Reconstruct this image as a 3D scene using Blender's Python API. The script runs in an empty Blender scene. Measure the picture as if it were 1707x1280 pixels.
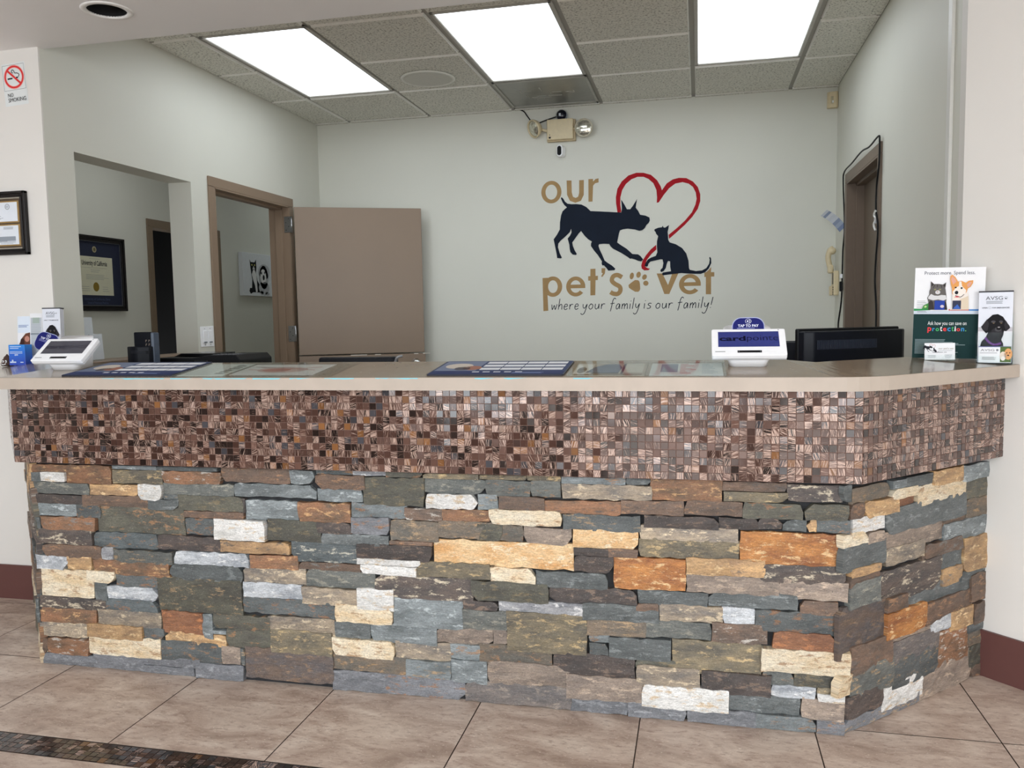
import bpy, bmesh, math, random
from mathutils import Matrix, Vector
from mathutils.geometry import tessellate_polygon
random.seed(7)
S = bpy.context.scene
COL = S.collection

# ---------------------------------------------------------------- camera
cd = bpy.data.cameras.new('camera'); cam = bpy.data.objects.new('camera', cd); COL.objects.link(cam)
cd.sensor_width = 36.0; cd.sensor_fit = 'HORIZONTAL'; cd.lens = 1368.04 / 1707 * 36; cd.clip_start = .05
_r, _u, _f = Vector((.974995, .221524, -.017636)), Vector((-.00095, .083512, .996506)), Vector((-.222223, .971572, -.081634))
cam.matrix_world = Matrix(((_r.x, _u.x, -_f.x, 0), (_r.y, _u.y, -_f.y, 0), (_r.z, _u.z, -_f.z, 1.24), (0, 0, 0, 1)))
S.camera = cam
# ---------------------------------------------------------------- daylight, exposure
W = bpy.data.worlds.new('daylight'); S.world = W; W.use_nodes = True
W.node_tree.nodes['Background'].inputs[0].default_value = (.90, .955, 1, 1)
W.node_tree.nodes['Background'].inputs[1].default_value = 6.4
S.view_settings.view_transform = 'Standard'; S.view_settings.look = 'None'; S.view_settings.gamma = 1
S.view_settings.use_curve_mapping = False; S.view_settings.exposure = 0.0
LENS = 4.0          # ceiling troffer lens radiance
S.cycles.use_denoising = True
S.cycles.max_bounces = 10; S.cycles.diffuse_bounces = 6; S.cycles.sample_clamp_indirect = 6
S.cycles.caustics_reflective = False; S.cycles.caustics_refractive = False


def portal(x0, x1, z0, z1, y):
    l = bpy.data.lights.new('window_portal', 'AREA'); l.shape = 'RECTANGLE'; l.size = x1 - x0; l.size_y = z1 - z0
    l.cycles.is_portal = True
    o = bpy.data.objects.new('window_portal', l); COL.objects.link(o)
    o.location = ((x0 + x1) / 2, y, (z0 + z1) / 2); o.rotation_euler = (math.radians(90), 0, 0)


# storefront openings of the lobby behind the viewer: (x0, x1, z0, z1) at Y = YW
YW = -1.0
OPENINGS = [(-4.4, -2.4, 1.1, 2.35), (-2.1, -.98, .45, 2.36), (-.84, .24, .02, 2.38), (.55, 2.5, .02, 2.38)]
for a in OPENINGS: portal(*a, YW + .01)


def area(name, loc, sx, sy, power, color=(1, 1, 1)):
    l = bpy.data.lights.new(name, 'AREA'); l.shape = 'RECTANGLE'; l.size = sx; l.size_y = sy; l.energy = power; l.color = color
    o = bpy.data.objects.new(name, l); COL.objects.link(o); o.location = loc
    return o


area('corridor_fill', (-3.55, 5.0, 2.66), .5, 1.1, 4.5, (.95, .98, 1))  # unseen area light added to brighten the corridor
area('corridor_fill_end', (-3.55, 7.9, 2.66), .5, 1.1, 3.2, (.9, .97, 1))  # second added fill, out of view, for the corridor's far end

# ---------------------------------------------------------------- helpers


def lin(c):
    return tuple((v / 255 / 12.92 if v / 255 <= .04045 else ((v / 255 + .055) / 1.055) ** 2.4) for v in c)


class NT:
    """small node-tree writer"""
    def __init__(s, name):
        s.m = bpy.data.materials.new(name); s.m.use_nodes = True
        s.t = s.m.node_tree; s.b = s.t.nodes['Principled BSDF']

    def n(s, typ, **kw):
        nd = s.t.nodes.new('ShaderNode' + typ)
        ins = kw.pop('ins', {})
        for k, v in kw.items(): setattr(nd, k, v)
        for k, v in ins.items(): s.set(nd, k, v)
        return nd

    def set(s, nd, k, v):
        sock = nd.inputs[k]
        if isinstance(v, bpy.types.NodeSocket): s.t.links.new(v, sock)
        else: sock.default_value = v

    def p(s, **kw):
        for k, v in kw.items(): s.set(s.b, k.replace('_', ' '), v)

    def coord(s, which='Object', scale=(1, 1, 1), add=None):
        c = s.n('TexCoord').outputs[which]
        if add is not None: c = s.n('VectorMath', operation='ADD', ins={0: c, 1: add}).outputs[0]
        return s.n('Mapping', ins={'Vector': c, 'Scale': scale}).outputs[0]

    def noise(s, v, scale, detail=4, rough=.55, dist=0):
        return s.n('TexNoise', ins={'Vector': v, 'Scale': scale, 'Detail': detail, 'Roughness': rough, 'Distortion': dist}).outputs['Fac']

    def ramp(s, f, stops):
        r = s.n('ValToRGB', ins={'Fac': f}); e = r.color_ramp.elements
        while len(e) < len(stops): e.new(.5)
        for el, (pos, c) in zip(e, stops):
            el.position = pos; el.color = (*c, 1) if isinstance(c, (tuple, list)) else (c, c, c, 1)
        return r.outputs['Color']

    def mix(s, f, a, b, blend='MIX'):
        n = s.n('Mix', data_type='RGBA', blend_type=blend)
        s.set(n, 0, f)
        for i, v in ((6, a), (7, b)):
            s.set(n, i, (*v, 1) if isinstance(v, tuple) and len(v) == 3 else v)
        return n.outputs[2]

    def math(s, op, a, b=0.0, clamp=False):
        n = s.n('Math', operation=op, use_clamp=clamp); s.set(n, 0, a); s.set(n, 1, b); return n.outputs[0]

    def bump(s, h, strength=.3, dist=.002):
        s.set(s.b, 'Normal', s.n('Bump', ins={'Height': h, 'Strength': strength, 'Distance': dist}).outputs[0])

    def attr(s, name, out='Color'):
        return s.n('Attribute', attribute_name=name).outputs[out]


_mc = {}


def mat(rgb, rough=.5, metal=0.0, name=None, var=.06, scale=40, bump=0.0, alpha=None, spec=.5):
    """painted / plastic / paper surface: sRGB colour with a faint procedural variation"""
    key = (tuple(rgb), rough, metal, name, var, scale, bump, alpha, spec)
    if key in _mc: return _mc[key]
    t = NT(name or 'surface_%d' % len(_mc))
    c = lin(rgb); v = t.coord('Object'); f = t.noise(v, scale, 3)
    lo = tuple(max(0, x * (1 - var)) for x in c); hi = tuple(min(1, x * (1 + var)) for x in c)
    t.p(Base_Color=t.ramp(f, [(.3, lo), (.7, hi)]), Roughness=rough, Metallic=metal)
    t.set(t.b, 'Specular IOR Level', spec)
    if bump: t.bump(f, bump, .001)
    if alpha is not None: t.p(Alpha=alpha)
    _mc[key] = t.m
    return t.m


def tag(o, label=None, cat=None, group=None, kind=None):
    if label: o['label'] = label
    if cat: o['category'] = cat
    if group: o['group'] = group
    if kind: o['kind'] = kind
    return o


def thing(name, label, cat, loc=(0, 0, 0), rz=0.0, group=None):
    o = bpy.data.objects.new(name, None); COL.objects.link(o); o.empty_display_size = .05
    o.location = loc; o.rotation_euler = (0, 0, rz)
    return tag(o, label, cat, group)


class MB:
    """collects shapes, then links them as ONE mesh object"""
    def __init__(s):
        s.bm = bmesh.new(); s.mats = []; s.lay = {}

    def mi(s, m):
        if m is None: return 0
        if m not in s.mats: s.mats.append(m)
        return s.mats.index(m)

    def face(s, pts, m=None, smooth=False):
        f = s.bm.faces.new([s.bm.verts.new(p) for p in pts]); f.material_index = s.mi(m); f.smooth = smooth
        return f

    def _merge(s, b2, m, mtx=None, smooth=False):
        i = s.mi(m); mp = {}
        for v in b2.verts: mp[v] = s.bm.verts.new(mtx @ v.co if mtx else v.co)
        for f in b2.faces:
            try: g = s.bm.faces.new([mp[v] for v in f.verts])
            except ValueError: continue
            g.material_index = i; g.smooth = smooth or f.smooth
        b2.free()

    def box(s, x0, x1, y0, y1, z0, z1, m=None, bev=0.0, seg=1, mtx=None):
        b = bmesh.new(); bmesh.ops.create_cube(b, size=1)
        for v in b.verts:
            v.co = Vector(((x0 + x1) / 2 + v.co.x * (x1 - x0), (y0 + y1) / 2 + v.co.y * (y1 - y0), (z0 + z1) / 2 + v.co.z * (z1 - z0)))
        if bev: bmesh.ops.bevel(b, geom=b.edges[:], offset=bev, segments=seg, affect='EDGES', profile=.5)
        s._merge(b, m, mtx); return s

    def cyl(s, c, r, h, axis='Z', m=None, seg=32, r2=None, mtx=None, smooth=True):
        b = bmesh.new(); bmesh.ops.create_cone(b, cap_ends=True, segments=seg, radius1=r, radius2=r if r2 is None else r2, depth=h)
        R = {'Z': Matrix(), 'Y': Matrix.Rotation(math.pi / 2, 4, 'X'), 'X': Matrix.Rotation(math.pi / 2, 4, 'Y')}[axis]
        M = Matrix.Translation(c) @ R
        for f in b.faces: f.smooth = smooth and len(f.verts) == 4
        s._merge(b, m, (mtx @ M) if mtx else M); return s

    def ball(s, c, r, m=None, sc=(1, 1, 1), mtx=None):
        b = bmesh.new(); bmesh.ops.create_uvsphere(b, u_segments=24, v_segments=14, radius=r)
        M = Matrix.Translation(c) @ Matrix.Diagonal((*sc, 1))
        s._merge(b, m, (mtx @ M) if mtx else M, True); return s

    def lathe(s, prof, m=None, seg=40, mtx=None, smooth=True):
        """profile [(r, z)] turned about local Z"""
        b = bmesh.new(); rings = []
        for r, z in prof:
            rings.append([b.verts.new((r * math.cos(2 * math.pi * k / seg), r * math.sin(2 * math.pi * k / seg), z)) for k in range(seg)] if r > 1e-6 else [b.verts.new((0, 0, z))])
        for A, B in zip(rings, rings[1:]):
            for k in range(seg):
                q = [A[k % len(A)], A[(k + 1) % len(A)], B[(k + 1) % len(B)], B[k % len(B)]]
                q = list(dict.fromkeys(q))
                if len(q) > 2: b.faces.new(q)
        s._merge(b, m, mtx, smooth); return s

    def prism(s, poly, z0, z1, m=None, mtx=None, bev=0.0):
        """polygon [(x, y)] extruded from z0 to z1"""
        b = bmesh.new(); A = [b.verts.new((x, y, z0)) for x, y in poly]; B = [b.verts.new((x, y, z1)) for x, y in poly]; n = len(poly)
        b.faces.new(A[::-1]); b.faces.new(B)
        for k in range(n): b.faces.new([A[k], A[(k + 1) % n], B[(k + 1) % n], B[k]])
        bmesh.ops.recalc_face_normals(b, faces=b.faces)
        if bev: bmesh.ops.bevel(b, geom=b.edges[:], offset=bev, segments=2, affect='EDGES', profile=.5)
        s._merge(b, m, mtx); return s

    def tube(s, pts, r, m=None, seg=8, sub=4):
        P = [Vector(p) for p in pts]
        if sub > 1 and len(P) > 2:
            Q = []
            for i in range(len(P) - 1):
                a, b, c, d = P[max(i - 1, 0)], P[i], P[i + 1], P[min(i + 2, len(P) - 1)]
                for k in range(sub):
                    t = k / sub
                    Q.append(.5 * ((2 * b) + (c - a) * t + (2 * a - 5 * b + 4 * c - d) * t * t + (3 * b - a - 3 * c + d) * t ** 3))
            P = Q + [P[-1]]
        b = bmesh.new(); rings = []; up = Vector((.3, .5, .81)).normalized()
        for i, p in enumerate(P):
            t = (P[min(i + 1, len(P) - 1)] - P[max(i - 1, 0)]).normalized()
            u = t.cross(up)
            if u.length < 1e-4: u = t.cross(Vector((1, 0, 0)))
            u.normalize(); w = t.cross(u)
            rings.append([b.verts.new(p + r * (math.cos(2 * math.pi * k / seg) * u + math.sin(2 * math.pi * k / seg) * w)) for k in range(seg)])
        for A, B in zip(rings, rings[1:]):
            for k in range(seg): b.faces.new([A[k], A[(k + 1) % seg], B[(k + 1) % seg], B[k]])
        b.faces.new(rings[0][::-1]); b.faces.new(rings[-1])
        s._merge(b, m, None, True); return s

    def mesh(s, me, m, mtx):
        """merge an existing mesh datablock (used for lettering)"""
        i = s.mi(m); vs = [s.bm.verts.new(mtx @ v.co) for v in me.vertices]
        for p in me.polygons:
            try: f = s.bm.faces.new([vs[k] for k in p.vertices]); f.material_index = i
            except ValueError: pass
        return s

    def build(s, name, m=None, parent=None, kind=None, label=None, recalc=True):
        if recalc: bmesh.ops.recalc_face_normals(s.bm, faces=s.bm.faces)
        me = bpy.data.meshes.new(name); s.bm.to_mesh(me); s.bm.free()
        for k in ([m] if m else []) + s.mats: me.materials.append(k)
        o = bpy.data.objects.new(name, me); COL.objects.link(o)
        if parent is not None: o.parent = parent
        if kind: o['kind'] = kind
        if label: o['label'] = label
        return o


# ---- flat print: shapes drawn in a plane (x right, z up, facing -Y), each layer a hair in front of the last
_tcache = {}


def text_me(s, bold=0.0, shear=0.0):
    k = (s, bold, shear)
    if k not in _tcache:
        cu = bpy.data.curves.new('lettering', 'FONT'); cu.body = s; cu.size = 1; cu.resolution_u = 3; cu.offset = bold; cu.shear = shear
        o = bpy.data.objects.new('lettering', cu); COL.objects.link(o)
        dg = bpy.context.evaluated_depsgraph_get()
        me = bpy.data.meshes.new_from_object(o.evaluated_get(dg)); bpy.data.objects.remove(o); bpy.data.curves.remove(cu)
        xs = [v.co.x for v in me.vertices]; ys = [v.co.y for v in me.vertices]
        _tcache[k] = (me, min(xs), max(xs), min(ys), max(ys))
    return _tcache[k]


def ell(cx, cz, rx, rz, rot=0.0, n=24):
    c, s_ = math.cos(rot), math.sin(rot)
    return [(cx + rx * math.cos(a) * c - rz * math.sin(a) * s_, cz + rx * math.cos(a) * s_ + rz * math.sin(a) * c) for a in (2 * math.pi * k / n for k in range(n))]


def rect(x0, x1, z0, z1): return [(x0, z0), (x1, z0), (x1, z1), (x0, z1)]


def rrect(x0, x1, z0, z1, r, n=6):
    out = []
    for cx, cz, a0 in ((x1 - r, z0 + r, -90), (x1 - r, z1 - r, 0), (x0 + r, z1 - r, 90), (x0 + r, z0 + r, 180)):
        for k in range(n + 1):
            a = math.radians(a0 + 90 * k / n); out.append((cx + r * math.cos(a), cz + r * math.sin(a)))
    return out


class Art:
    def __init__(s, step=.00025, xf=None):
        s.mb = MB(); s.k = 0; s.step = step; s.xf = xf or (lambda x, z: (x, z))

    def pt(s, x, z):
        x, z = s.xf(x, z); return (x, -s.step * s.k, z)

    def poly(s, m, *loops):
        s.k += 1
        L = [[Vector((x, z, 0)) for x, z in l] for l in loops]
        flat = [v for l in L for v in l]
        vs = [s.mb.bm.verts.new(s.pt(v.x, v.y)) for v in flat]
        i = s.mb.mi(m)
        for t in tessellate_polygon(L):
            try: f = s.mb.bm.faces.new([vs[a] for a in t]); f.material_index = i
            except ValueError: pass
        return s

    def same(s): s.k -= 1; return s        # next shape on the same layer

    def ribbon(s, m, pts, w, smooth=1):
        P = [Vector((x, z)) for x, z in pts]
        if smooth > 1 and len(P) > 2:
            Q = []
            for i in range(len(P) - 1):
                a, b, c, d = P[max(i - 1, 0)], P[i], P[i + 1], P[min(i + 2, len(P) - 1)]
                for k in range(smooth):
                    t = k / smooth
                    Q.append(.5 * ((2 * b) + (c - a) * t + (2 * a - 5 * b + 4 * c - d) * t * t + (3 * b - a - 3 * c + d) * t ** 3))
            P = Q + [P[-1]]
        L, R = [], []
        for i, p in enumerate(P):
            t = P[min(i + 1, len(P) - 1)] - P[max(i - 1, 0)]
            if t.length < 1e-9: t = Vector((1, 0))
            t.normalize(); n = Vector((-t.y, t.x)) * w / 2
            L.append(p + n); R.append(p - n)
        s.k += 1; i_ = s.mb.mi(m)
        for i in range(len(P) - 1):
            f = s.mb.bm.faces.new([s.mb.bm.verts.new(s.pt(*q)) for q in (L[i], L[i + 1], R[i + 1], R[i])]); f.material_index = i_
        return s

    def text(s, m, body, x0, x1, z0, z1=None, bold=0.0, shear=0.0):
        """lettering fitted to x0..x1, baseline z0, height to z1 (or natural height)"""
        me, a, b, c, d = text_me(body, bold, shear)
        sx = (x1 - x0) / (b - a); sz = sx if z1 is None else (z1 - z0) / d
        s.k += 1; i = s.mb.mi(m)
        vs = [s.mb.bm.verts.new(s.pt(x0 + (v.co.x - a) * sx, z0 + v.co.y * sz)) for v in me.vertices]
        for p in me.polygons:
            try: f = s.mb.bm.faces.new([vs[k] for k in p.vertices]); f.material_index = i
            except ValueError: pass
        return s

    def lines(s, m, x0, x1, z0, z1, n, th, rnd=None, ragged=.25):
        """greeked small print"""
        s.k += 1; i = s.mb.mi(m); rr = rnd or random
        for k in range(n):
            z = z1 + (z0 - z1) * k / max(1, n - 1); a, b = x0, x1 - (x1 - x0) * ragged * rr.random()
            f = s.mb.bm.faces.new([s.mb.bm.verts.new(s.pt(*q)) for q in rect(a, b, z - th / 2, z + th / 2)]); f.material_index = i
        return s

    def build(s, name, parent=None, **kw): return s.mb.build(name, None, parent, recalc=False, **kw)


def place(o, loc=(0, 0, 0), rx=0.0, ry=0.0, rz=0.0):
    o.location = loc; o.rotation_euler = (rx, ry, rz); return o


def dup(root, loc, rz=None, label=None, name=None):
    r = root.copy(); COL.objects.link(r); r.location = loc
    if rz is not None: r.rotation_euler = (0, 0, rz)
    if label: r['label'] = label
    for ch in list(root.children):
        c = ch.copy(); COL.objects.link(c); c.parent = r
        for g in list(ch.children):
            d = g.copy(); COL.objects.link(d); d.parent = c
    return r


# ---------------------------------------------------------------- materials
def wall_paint(name, rgb, stains=0):
    t = NT(name); v = t.coord('Object'); f = t.noise(v, 1.2, 4); f2 = t.noise(v, 260, 2)
    c = lin(rgb)
    t.p(Base_Color=t.ramp(f, [(.3, tuple(x * .97 for x in c)), (.7, tuple(x * 1.03 for x in c))]), Roughness=.55)
    t.bump(f2, .08, .001); return t.m


PAINT = wall_paint('off_white_wall_paint', (214, 214, 204))
PAINT_LOBBY = wall_paint('warm_white_lobby_paint', (226, 223, 218))
PAINT_CEIL = wall_paint('white_ceiling_paint', (236, 236, 236))
BROWN = mat((136, 116, 97), .42, name='taupe_door_paint', var=.03, scale=3)
BROWN_D = mat((104, 90, 76), .45, name='dark_taupe_paint', var=.04, scale=3)
MAROON = mat((96, 60, 56), .5, name='maroon_vinyl_base', var=.05, scale=6)
BLACKP = mat((16, 17, 20), .45, name='black_plastic', var=.1, spec=.2)
BLACKM = mat((10, 10, 11), .8, name='matte_black', var=.1)
WHITEP = mat((246, 247, 250), .3, name='white_plastic', var=.02)
CREAM = mat((214, 198, 162), .4, name='cream_plastic', var=.04)
STEEL = mat((178, 180, 182), .32, 1.0, name='brushed_steel', var=.08, scale=120)
CHROME = mat((215, 215, 215), .12, 1.0, name='chrome', var=.03)


def flat(rgb, rough=.6): return mat(rgb, rough, var=.02, scale=20, spec=.12)


PAPER = flat((238, 239, 242)); INK = flat((38, 40, 48)); GREY = flat((128, 132, 138)); NAVY = flat((34, 40, 84))


def acrylic():
    t = NT('clear_acrylic'); nt = t.t
    tr = t.n('BsdfTransparent', ins={'Color': (.97, .985, .98, 1)}); gl = t.n('BsdfGlossy', ins={'Roughness': .04, 'Color': (.9, .95, 1, 1)})
    lw = t.n('LayerWeight', ins={'Blend': .3}); nz = t.noise(t.coord('Object'), 8, 2)
    f = t.math('MINIMUM', t.math('MULTIPLY', t.math('POWER', lw.outputs['Fresnel'], 1.5), t.math('ADD', t.math('MULTIPLY', nz, .3), .4)), .25)
    mx = t.n('MixShader'); t.set(mx, 0, f); nt.links.new(tr.outputs[0], mx.inputs[1]); nt.links.new(gl.outputs[0], mx.inputs[2])
    nt.links.new(mx.outputs[0], nt.nodes['Material Output'].inputs['Surface'])
    return t.m


ACRYLIC = acrylic()


def acoustic():
    t = NT('speckled_acoustic_tile'); v = t.coord('Object')
    f = t.noise(v, 95, 3, .7); g = t.noise(v, 2.5, 2)
    base = t.ramp(f, [(.36, lin((128, 127, 120))), (.45, lin((218, 217, 208))), (.7, lin((236, 235, 227)))])
    t.p(Base_Color=t.mix(t.math('MULTIPLY', g, .25), base, lin((206, 205, 196))), Roughness=.9)
    t.bump(f, .5, .002); return t.m


TILE_C = acoustic(); TEE = mat((158, 155, 147), .5, name='painted_ceiling_tee', var=.03)
TILE_E = mat((240, 240, 234), .8, name='lit_tile_edge', var=.03)  # near-white colour paints in the light caught by the tile sides


def travertine():
    t = NT('travertine_floor_tile'); a = t.attr('seed', 'Vector')
    v = t.n('VectorMath', operation='ADD', ins={0: t.n('TexCoord').outputs['Object'], 1: a}).outputs[0]
    v2 = t.n('Mapping', ins={'Vector': v, 'Scale': (1, 2.1, 1), 'Rotation': (0, 0, .35)}).outputs[0]
    f = t.noise(v2, 5.5, 7, .65, .6); g = t.noise(v2, 34, 5, .7); h = t.noise(v2, 120, 2)
    c = t.ramp(f, [(.30, lin((152, 132, 118))), (.46, lin((184, 164, 150))), (.60, lin((204, 187, 173))), (.78, lin((224, 211, 197)))])
    c = t.mix(t.ramp(g, [(.52, 0.0), (.66, .6)]), c, lin((146, 122, 110)))
    c = t.mix(t.ramp(h, [(.66, 0.0), (.72, .75)]), c, lin((234, 224, 210)))
    t.p(Base_Color=c, Roughness=t.ramp(g, [(.3, .3), (.7, .5)])); t.bump(g, .12, .001); return t.m


def stone_mat():
    t = NT('ledge_stone'); sd = t.attr('seed', 'Vector')
    v = t.n('VectorMath', operation='ADD', ins={0: t.attr('suv', 'Vector'), 1: sd}).outputs[0]
    st = t.n('Mapping', ins={'Vector': v, 'Scale': (1, 2.6, 1)}).outputs[0]
    st2 = t.n('Mapping', ins={'Vector': v, 'Scale': (1, 5.5, 1)}).outputs[0]
    f = t.noise(st, 8, 9, .68, .2); g = t.noise(st, 120, 5, .8); h = t.noise(v, 260, 3, .75); sp = t.noise(st, 20, 9, .74, .25); ln = t.noise(st2, 34, 6, .7)
    ca, cb, cc = t.attr('ca'), t.attr('cb'), t.attr('cc')
    amt = t.attr('amt', 'Fac')
    k = t.math('ADD', t.math('MULTIPLY', t.math('SUBTRACT', f, .5), 4.5), amt)
    c = t.mix(t.math('MINIMUM', t.math('MAXIMUM', k, 0.0), 1.0), ca, cb)
    c = t.mix(t.ramp(sp, [(.55, 0.0), (.60, .8)]), c, cc)
    c = t.mix(.75, c, t.ramp(ln, [(.3, .7), (.5, 1.02), (.7, 1.3)]), 'MULTIPLY')
    c = t.mix(.9, c, t.ramp(g, [(.3, .62), (.5, 1.02), (.7, 1.45)]), 'MULTIPLY')
    c = t.mix(t.ramp(h, [(.32, .6), (.4, 0.0)]), c, lin((42, 41, 41)))
    c = t.mix(t.ramp(h, [(.63, 0.0), (.70, .45)]), c, lin((214, 209, 198)))
    t.p(Base_Color=c, Roughness=t.ramp(g, [(.3, .42), (.7, .75)]))
    t.bump(t.math('ADD', t.math('MULTIPLY', g, .5), t.math('MULTIPLY', ln, .6)), .6, .004); return t.m


def mosaic_mat(dark=1.0):
    t = NT('copper_streak_glass_tile'); uv = t.attr('tuv', 'Vector')
    st = t.n('Mapping', ins={'Vector': uv, 'Scale': (.45, 8.0, 1)}).outputs[0]
    f = t.noise(st, 1.2, 4, .62, .12); f2 = t.noise(st, .5, 2)
    tc = t.attr('ca'); amt = t.attr('amt', 'Fac')
    k = t.math('ADD', f, amt)
    s_ = t.ramp(k, [(.52, 0.0), (.58, 1.0)])
    cop = t.mix(f2, lin((136, 104, 90)), lin((222, 194, 178)))
    c = t.mix(s_, tc, cop)
    t.p(Base_Color=c, Metallic=t.math('MULTIPLY', s_, .18), Roughness=t.mix(s_, (.1, .1, .1), (.2, .2, .2)))
    t.set(t.b, 'Specular IOR Level', .75); return t.m


def counter_top():
    t = NT('glazed_taupe_counter_tile'); v = t.coord('Object'); f = t.noise(v, 3, 5); g = t.noise(v, 90, 3)
    c = t.ramp(f, [(.3, lin((134, 118, 100))), (.7, lin((152, 136, 117)))])
    c = t.mix(t.ramp(g, [(.69, 0.0), (.72, .4)]), c, lin((205, 196, 182)))
    t.p(Base_Color=c, Roughness=t.ramp(f, [(.2, .1), (.8, .18)])); return t.m


STONE = stone_mat(); MOSAIC = mosaic_mat(); TOP = counter_top(); TRAV = travertine()
MORTAR = mat((44, 44, 46), .95, name='dark_mortar', var=.25, scale=60, bump=.6)
GROUT = mat((118, 92, 82), .9, name='mosaic_grout', var=.08)
FGROUT = mat((88, 76, 68), .9, name='floor_grout', var=.1)
EDGE = mat((180, 167, 154), .5, name='beige_counter_edge', var=.05, scale=14)


def lens_mat():
    t = NT('lit_prismatic_lens'); o = t.coord('Object')
    x = t.n('SeparateXYZ', ins={0: o}).outputs['X']
    d = t.math('SUBTRACT', t.math('ABSOLUTE', x), .125)
    k = t.math('POWER', 2.718, t.math('MULTIPLY', t.math('MULTIPLY', d, d), -900.0))
    s_ = t.math('ADD', t.math('MULTIPLY', k, .45), .8)
    t.p(Base_Color=(.8, .82, .85, 1), Roughness=.4, Emission_Color=(.88, .94, 1, 1), Emission_Strength=t.math('MULTIPLY', s_, LENS))
    return t.m


LENSM = lens_mat()

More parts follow.
